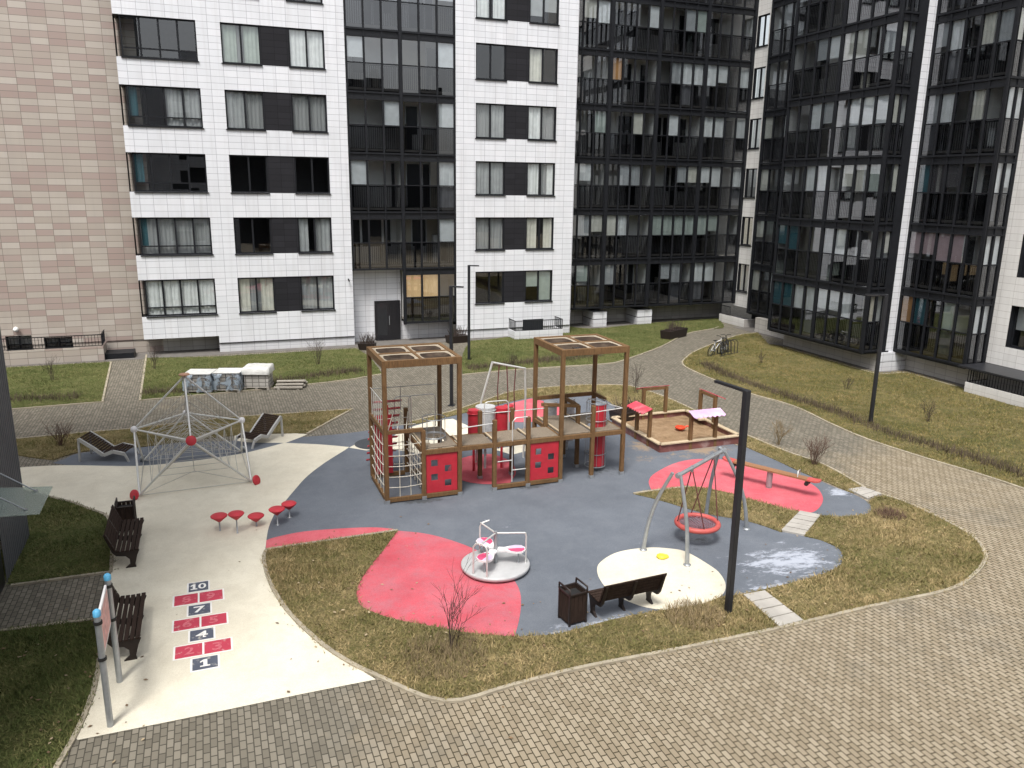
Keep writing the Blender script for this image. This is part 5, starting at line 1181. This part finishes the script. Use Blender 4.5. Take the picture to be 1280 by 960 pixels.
q.build('loops',M['rubblack'],t,world=False); q=MB(); q.tube([(-.85,-.22,.05),(.75,-.22,.05)],.02,6); q.tube([(-.85,.22,.05),(.75,.22,.05)],.02,6); q.build('base_rail',M['rubblack'],t,world=False)
# ------------------------------------------------------------------ planters
def planter(label,loc,rz,L,W,H):
    t=thing('planter_box',label,'planter',loc,rz)
    q=MB(); q.add([(-L/2+.05,-W/2+.05,0),(L/2-.05,-W/2+.05,0),(L/2-.05,W/2-.05,0),(-L/2+.05,W/2-.05,0),(-L/2,-W/2,H),(L/2,-W/2,H),(L/2,W/2,H),(-L/2,W/2,H)],[(0,3,2,1),(0,1,5,4),(1,2,6,5),(2,3,7,6),(3,0,4,7),(4,5,6,7)]); q.build('box',M['iron'],t,world=False)
    q=MB()
    for i in range(60):
        a=random.uniform(0,6.28); x,y=random.uniform(-L/2,L/2)*.8,random.uniform(-W/2,W/2)*.7; h_=random.uniform(.25,.6); p=Vector((x,y,H)); q.tube([p,p+Vector((.1*math.cos(a),.1*math.sin(a),h_*.6)),p+Vector((.2*math.cos(a),.2*math.sin(a),h_))],[.012,.009,.004],4)
    q.build('plant',M['twig'],t,world=False)
planter('long black planter box with dark dry plants beside the far path',(25.33,39.81,0),math.radians(28),2.0,.7,.5)
planter('dark dried plant in a low black box left of the entrance door',(7.61,41.49,0),math.radians(-25),.9,.5,.35)
planter('dark bushy planter right of the entrance door under the glazed column',(12.73,42.06,0),math.radians(5),1.2,.6,.4)
planter('brown timber box behind the left corner of the sandbox',(14.26,25.28,0),math.radians(10),1.1,.8,.42)
# ------------------------------------------------------------------ shrubs, hedges
def shrub(label,loc,h,stems,spread,m='twig',cat='shrub',lev=3,name='bare_shrub',group=None,r0=.014,seed=1):
    R=random.Random(seed); q=MB(); x0,y0=loc
    def grow(p,d,l,r,k):
        mid=p+d*(l*.5)+Vector((R.uniform(-.04,.04),R.uniform(-.04,.04),0))*l; e_=p+d*l
        q.tube([p,mid,e_],[r,r*.85,r*.65],4 if k<2 else 3,0,False)
        if k<=0: return
        for i in range(R.choice((2,3))):
            nd=(d+Vector((R.uniform(-.7,.7),R.uniform(-.7,.7),R.uniform(-.1,.5)))).normalized()
            grow(p+d*l*R.uniform(.45,1.0),nd,l*R.uniform(.5,.8),r*.62,k-1)
    for i in range(stems):
        a=R.uniform(0,2*PI); s=R.uniform(.2,1)*spread
        grow(Vector((x0+R.uniform(-.07,.07),y0+R.uniform(-.07,.07),0.01)),Vector((s*math.cos(a),s*math.sin(a),1)).normalized(),h*.5*R.uniform(.75,1.15),r0,lev)
    o=q.build(name,M[m],None,fix=False); return tag(o,label,cat,group)
B_='bare winter shrubs on the lawns'
for i,(px,h,st,sp_,m,lab) in enumerate((
   ((3.78,12.81),1.55,7,.42,'twig','bare thin sapling in the front lawn below the red surface'),
   ((-4.94,28.48),1.0,16,.8,'twig_r','wide reddish leafless bush left of the left lounger'),
   ((-6.66,38.64),1.15,6,.45,'twig','leafless shrub on the lawn under the pink and beige wing'),
   ((4.67,38.49),1.5,8,.4,'twig','tall bare shrub on the lawn against the white tiled wall'),
   ((17.80,21.07),.95,14,.55,'twig_t','bare straw coloured bush nearer the sandbox in the strip by the path'),
   ((17.51,18.94),1.05,18,.5,'twig_r','bare reddish bush beside the end of the seesaw'),
   ((25.87,26.56),.7,7,.5,'twig','small bare shrub on the right lawn left of the lamp post'),
   ((25.08,21.50),.95,8,.5,'twig','bare shrub on the right lawn right of the lamp post'),
   ((25.74,32.30),.6,7,.6,'twig','smallest bare shrub on the right lawn just beyond the bicycles'),
   ((16.64,28.79),1.2,7,.35,'twig','slender bare shrub between the right wooden tower and the path'),
   ((-2.68,39.70),1.0,6,.4,'twig','thin bare shrub on the lawn under the corner windows, beside the entrance path'),
   ((13.49,35.35),.7,9,.5,'twig','low bare shrub on the far lawn behind the rope arch'))):
    shrub(lab,px,h,st,sp_,m,group=B_,seed=i+3,r0=.0085 if i in(0,3) else .0085)
def tuft(label,loc,r,h,n,m,seed):
    R=random.Random(seed); q=MB(); x0,y0=loc
    for i in range(n):
        a=R.uniform(0,2*PI); rr=r*math.sqrt(R.random()); p=Vector((x0+rr*math.cos(a),y0+rr*math.sin(a),.02)); b=R.uniform(0,2*PI); hh=h*R.uniform(.4,1)*(1.1-rr/r*.5); e_=p+Vector((.6*hh*math.cos(b),.6*hh*math.sin(b),hh*.9)); w=Vector((math.sin(b),-math.cos(b),0))*.006
        q.add([p-w,p+w,e_],[(0,1,2)])
    return tag(q.build('dry_tuft',M[m],None,fix=False),label,'dry plant','dry tufts on the front lawn')
tuft('brown dry tuft of stems around the thin sapling in the front lawn',(3.55,12.62),.8,.34,1300,'twig_t2',1)
tuft('dry straw tuft at the edge of the cream circle left of the lamp post',(8.71,12.29),.60,.38,800,'twig_t',2)
tuft('dead brown plant clump in the lawn beyond the step slabs at the right',(16.62,15.02),.4,.3,500,'twig_r',3)
def hedge(label,pts,w,h,dens,m,seed,name='low_hedge'):
    R=random.Random(seed); q=MB(); pts=smooth(pts,False,60)
    for (a,b) in zip(pts,pts[1:]):
        a=Vector((*a,0)); b=Vector((*b,0)); d=b-a; L=d.length; n_=Vector((-d.y,d.x,0)).normalized()
        hp=.5+.5*math.sin(a.x*1.3+a.y*.9)
        for i in range(int(L*dens)):
            p=a+d*R.random()+n_*(R.gauss(0,.33)*w); bb=R.uniform(0,6.28); hh=h*R.uniform(.35,1)*(.75+.35*hp)*(1-.35*abs(R.gauss(0,.5))); e_=p+Vector((.4*hh*math.cos(bb),.4*hh*math.sin(bb),hh)); s_=Vector((math.sin(bb),-math.cos(bb),0))*.009
            q.add([p-s_,p+s_,e_],[(0,1,2)])
    return tag(q.build(name,M[m],None,fix=False),label,'hedge','low leafless hedges along the lawns')
hedge('low leafless hedge along the path side of the right hand lawn',[(22.85,33.00),(22.46,31.08),(22.41,28.59),(22.49,25.52),(22.67,23.44),(22.48,20.86),(22.76,19.05),(22.97,17.10),(22.99,15.51),(22.91,13.15)],.6,.36,300,'twig_h',4)
hedge('low dark hedge at the front of the small lawn under the beige wing',[(-9.16,35.79),(-7.47,35.49),(-6.32,35.25),(-5.17,35.14)],.8,.38,320,'twig_h',5)
hedge('low dark hedge along the front of the lawn below the paired windows',[(-2.88,35.08),(-1.75,34.99),(0.93,35.00),(4.43,36.08),(6.40,36.49)],.8,.38,320,'twig_h',6)
hedge('low brown hedge along the kerb of the far lawn behind the wooden towers',[(11.24,35.32),(13.62,35.69),(16.34,36.02),(18.74,36.32)],.8,.38,320,'twig_h',7)
# fallen leaves and grit
q=MB(); R=random.Random(11)
for i in range(420):
    if i<450: a=R.choice([L_main,L_main,L_back,L_left]); b_=R.choice(a); x,y=b_[0]+R.gauss(0,.8),b_[1]+R.gauss(0,.8)
    else: x,y=R.uniform(3,19),R.uniform(9,24)
    s_=R.uniform(.010,.028); t_=R.uniform(0,6.28); z_=.03
    z_=.08 if any(inside(np.array([x]),np.array([y]),pp)[0] for pp,_,_ in LW) else .026
    q.add([(x+s_*math.cos(t_+k*PI/2)*(1 if k%2 else 1.7),y+s_*math.sin(t_+k*PI/2)*(1 if k%2 else 1.7),z_+R.uniform(-.003,.008)) for k in range(4)],[(0,1,2,3)],R.choice((0,0,1)))
tag(q.build('fallen_leaves',[mat('brown leaf',(.17,.11,.06),.9,0,.5,2),mat('pale leaf',(.34,.27,.17),.9,0,.4,2)],None,fix=False),'tiny scattered dead leaves on the playground and lawns','leaves',None,'stuff')
# ------------------------------------------------------------------ light and camera
W=bpy.data.worlds.new('World'); S.world=W; W.use_nodes=True; nt=W.node_tree; nt.nodes.clear()
o=nt.nodes.new('ShaderNodeOutputWorld'); bg=nt.nodes.new('ShaderNodeBackground'); sk=nt.nodes.new('ShaderNodeTexSky'); hs_=nt.nodes.new('ShaderNodeHueSaturation')
EL,AZ=math.radians(60),math.radians(215)      # azimuth clockwise from +Y
sk.sky_type='NISHITA'; sk.sun_disc=False; sk.sun_elevation=EL; sk.sun_rotation=AZ; sk.air_density=1.0; sk.dust_density=4.0; sk.ozone_density=1.0
hs_.inputs['Saturation'].default_value=.22
nt.links.new(sk.outputs[0],hs_.inputs['Color']); nt.links.new(hs_.outputs[0],bg.inputs[0]); bg.inputs[1].default_value=.105; nt.links.new(bg.outputs[0],o.inputs[0])
L=bpy.data.lights.new('sun','SUN'); L.energy=1.5; L.angle=math.radians(16); L.color=(1,.96,.9)
lo_=bpy.data.objects.new('sun',L); COL.objects.link(lo_)
dv=Vector((math.sin(AZ)*math.cos(EL),math.cos(AZ)*math.cos(EL),math.sin(EL))); lo_.rotation_euler=(-dv).to_track_quat('-Z','Y').to_euler()
cam=bpy.data.cameras.new('camera'); co=bpy.data.objects.new('camera',cam); COL.objects.link(co); S.camera=co
p_,r_,yw=.2405,-.0133,math.radians(20.9)
fw=Vector((math.sin(yw)*math.cos(p_),math.cos(yw)*math.cos(p_),-math.sin(p_))); ri=Vector((math.cos(yw),-math.sin(yw),0)); dn=fw.cross(ri)
RI=ri*math.cos(r_)+dn*math.sin(r_); DN=dn*math.cos(r_)-ri*math.sin(r_)
mw=Matrix((RI,-DN,-fw)).transposed().to_4x4(); mw.translation=Vector((0,0,8.4)); co.matrix_world=mw
cam.sensor_width=36; cam.lens=36*997.3/1280; cam.clip_end=600; cam.clip_start=.1
S.render.engine='CYCLES'; S.view_settings.view_transform='Standard'; S.view_settings.look='None'; S.view_settings.gamma=1; S.view_settings.exposure=1.2
S.cycles.max_bounces=8; S.cycles.transparent_max_bounces=24; S.cycles.caustics_reflective=False; S.cycles.caustics_refractive=False
S.render.resolution_x=1024; S.render.resolution_y=768
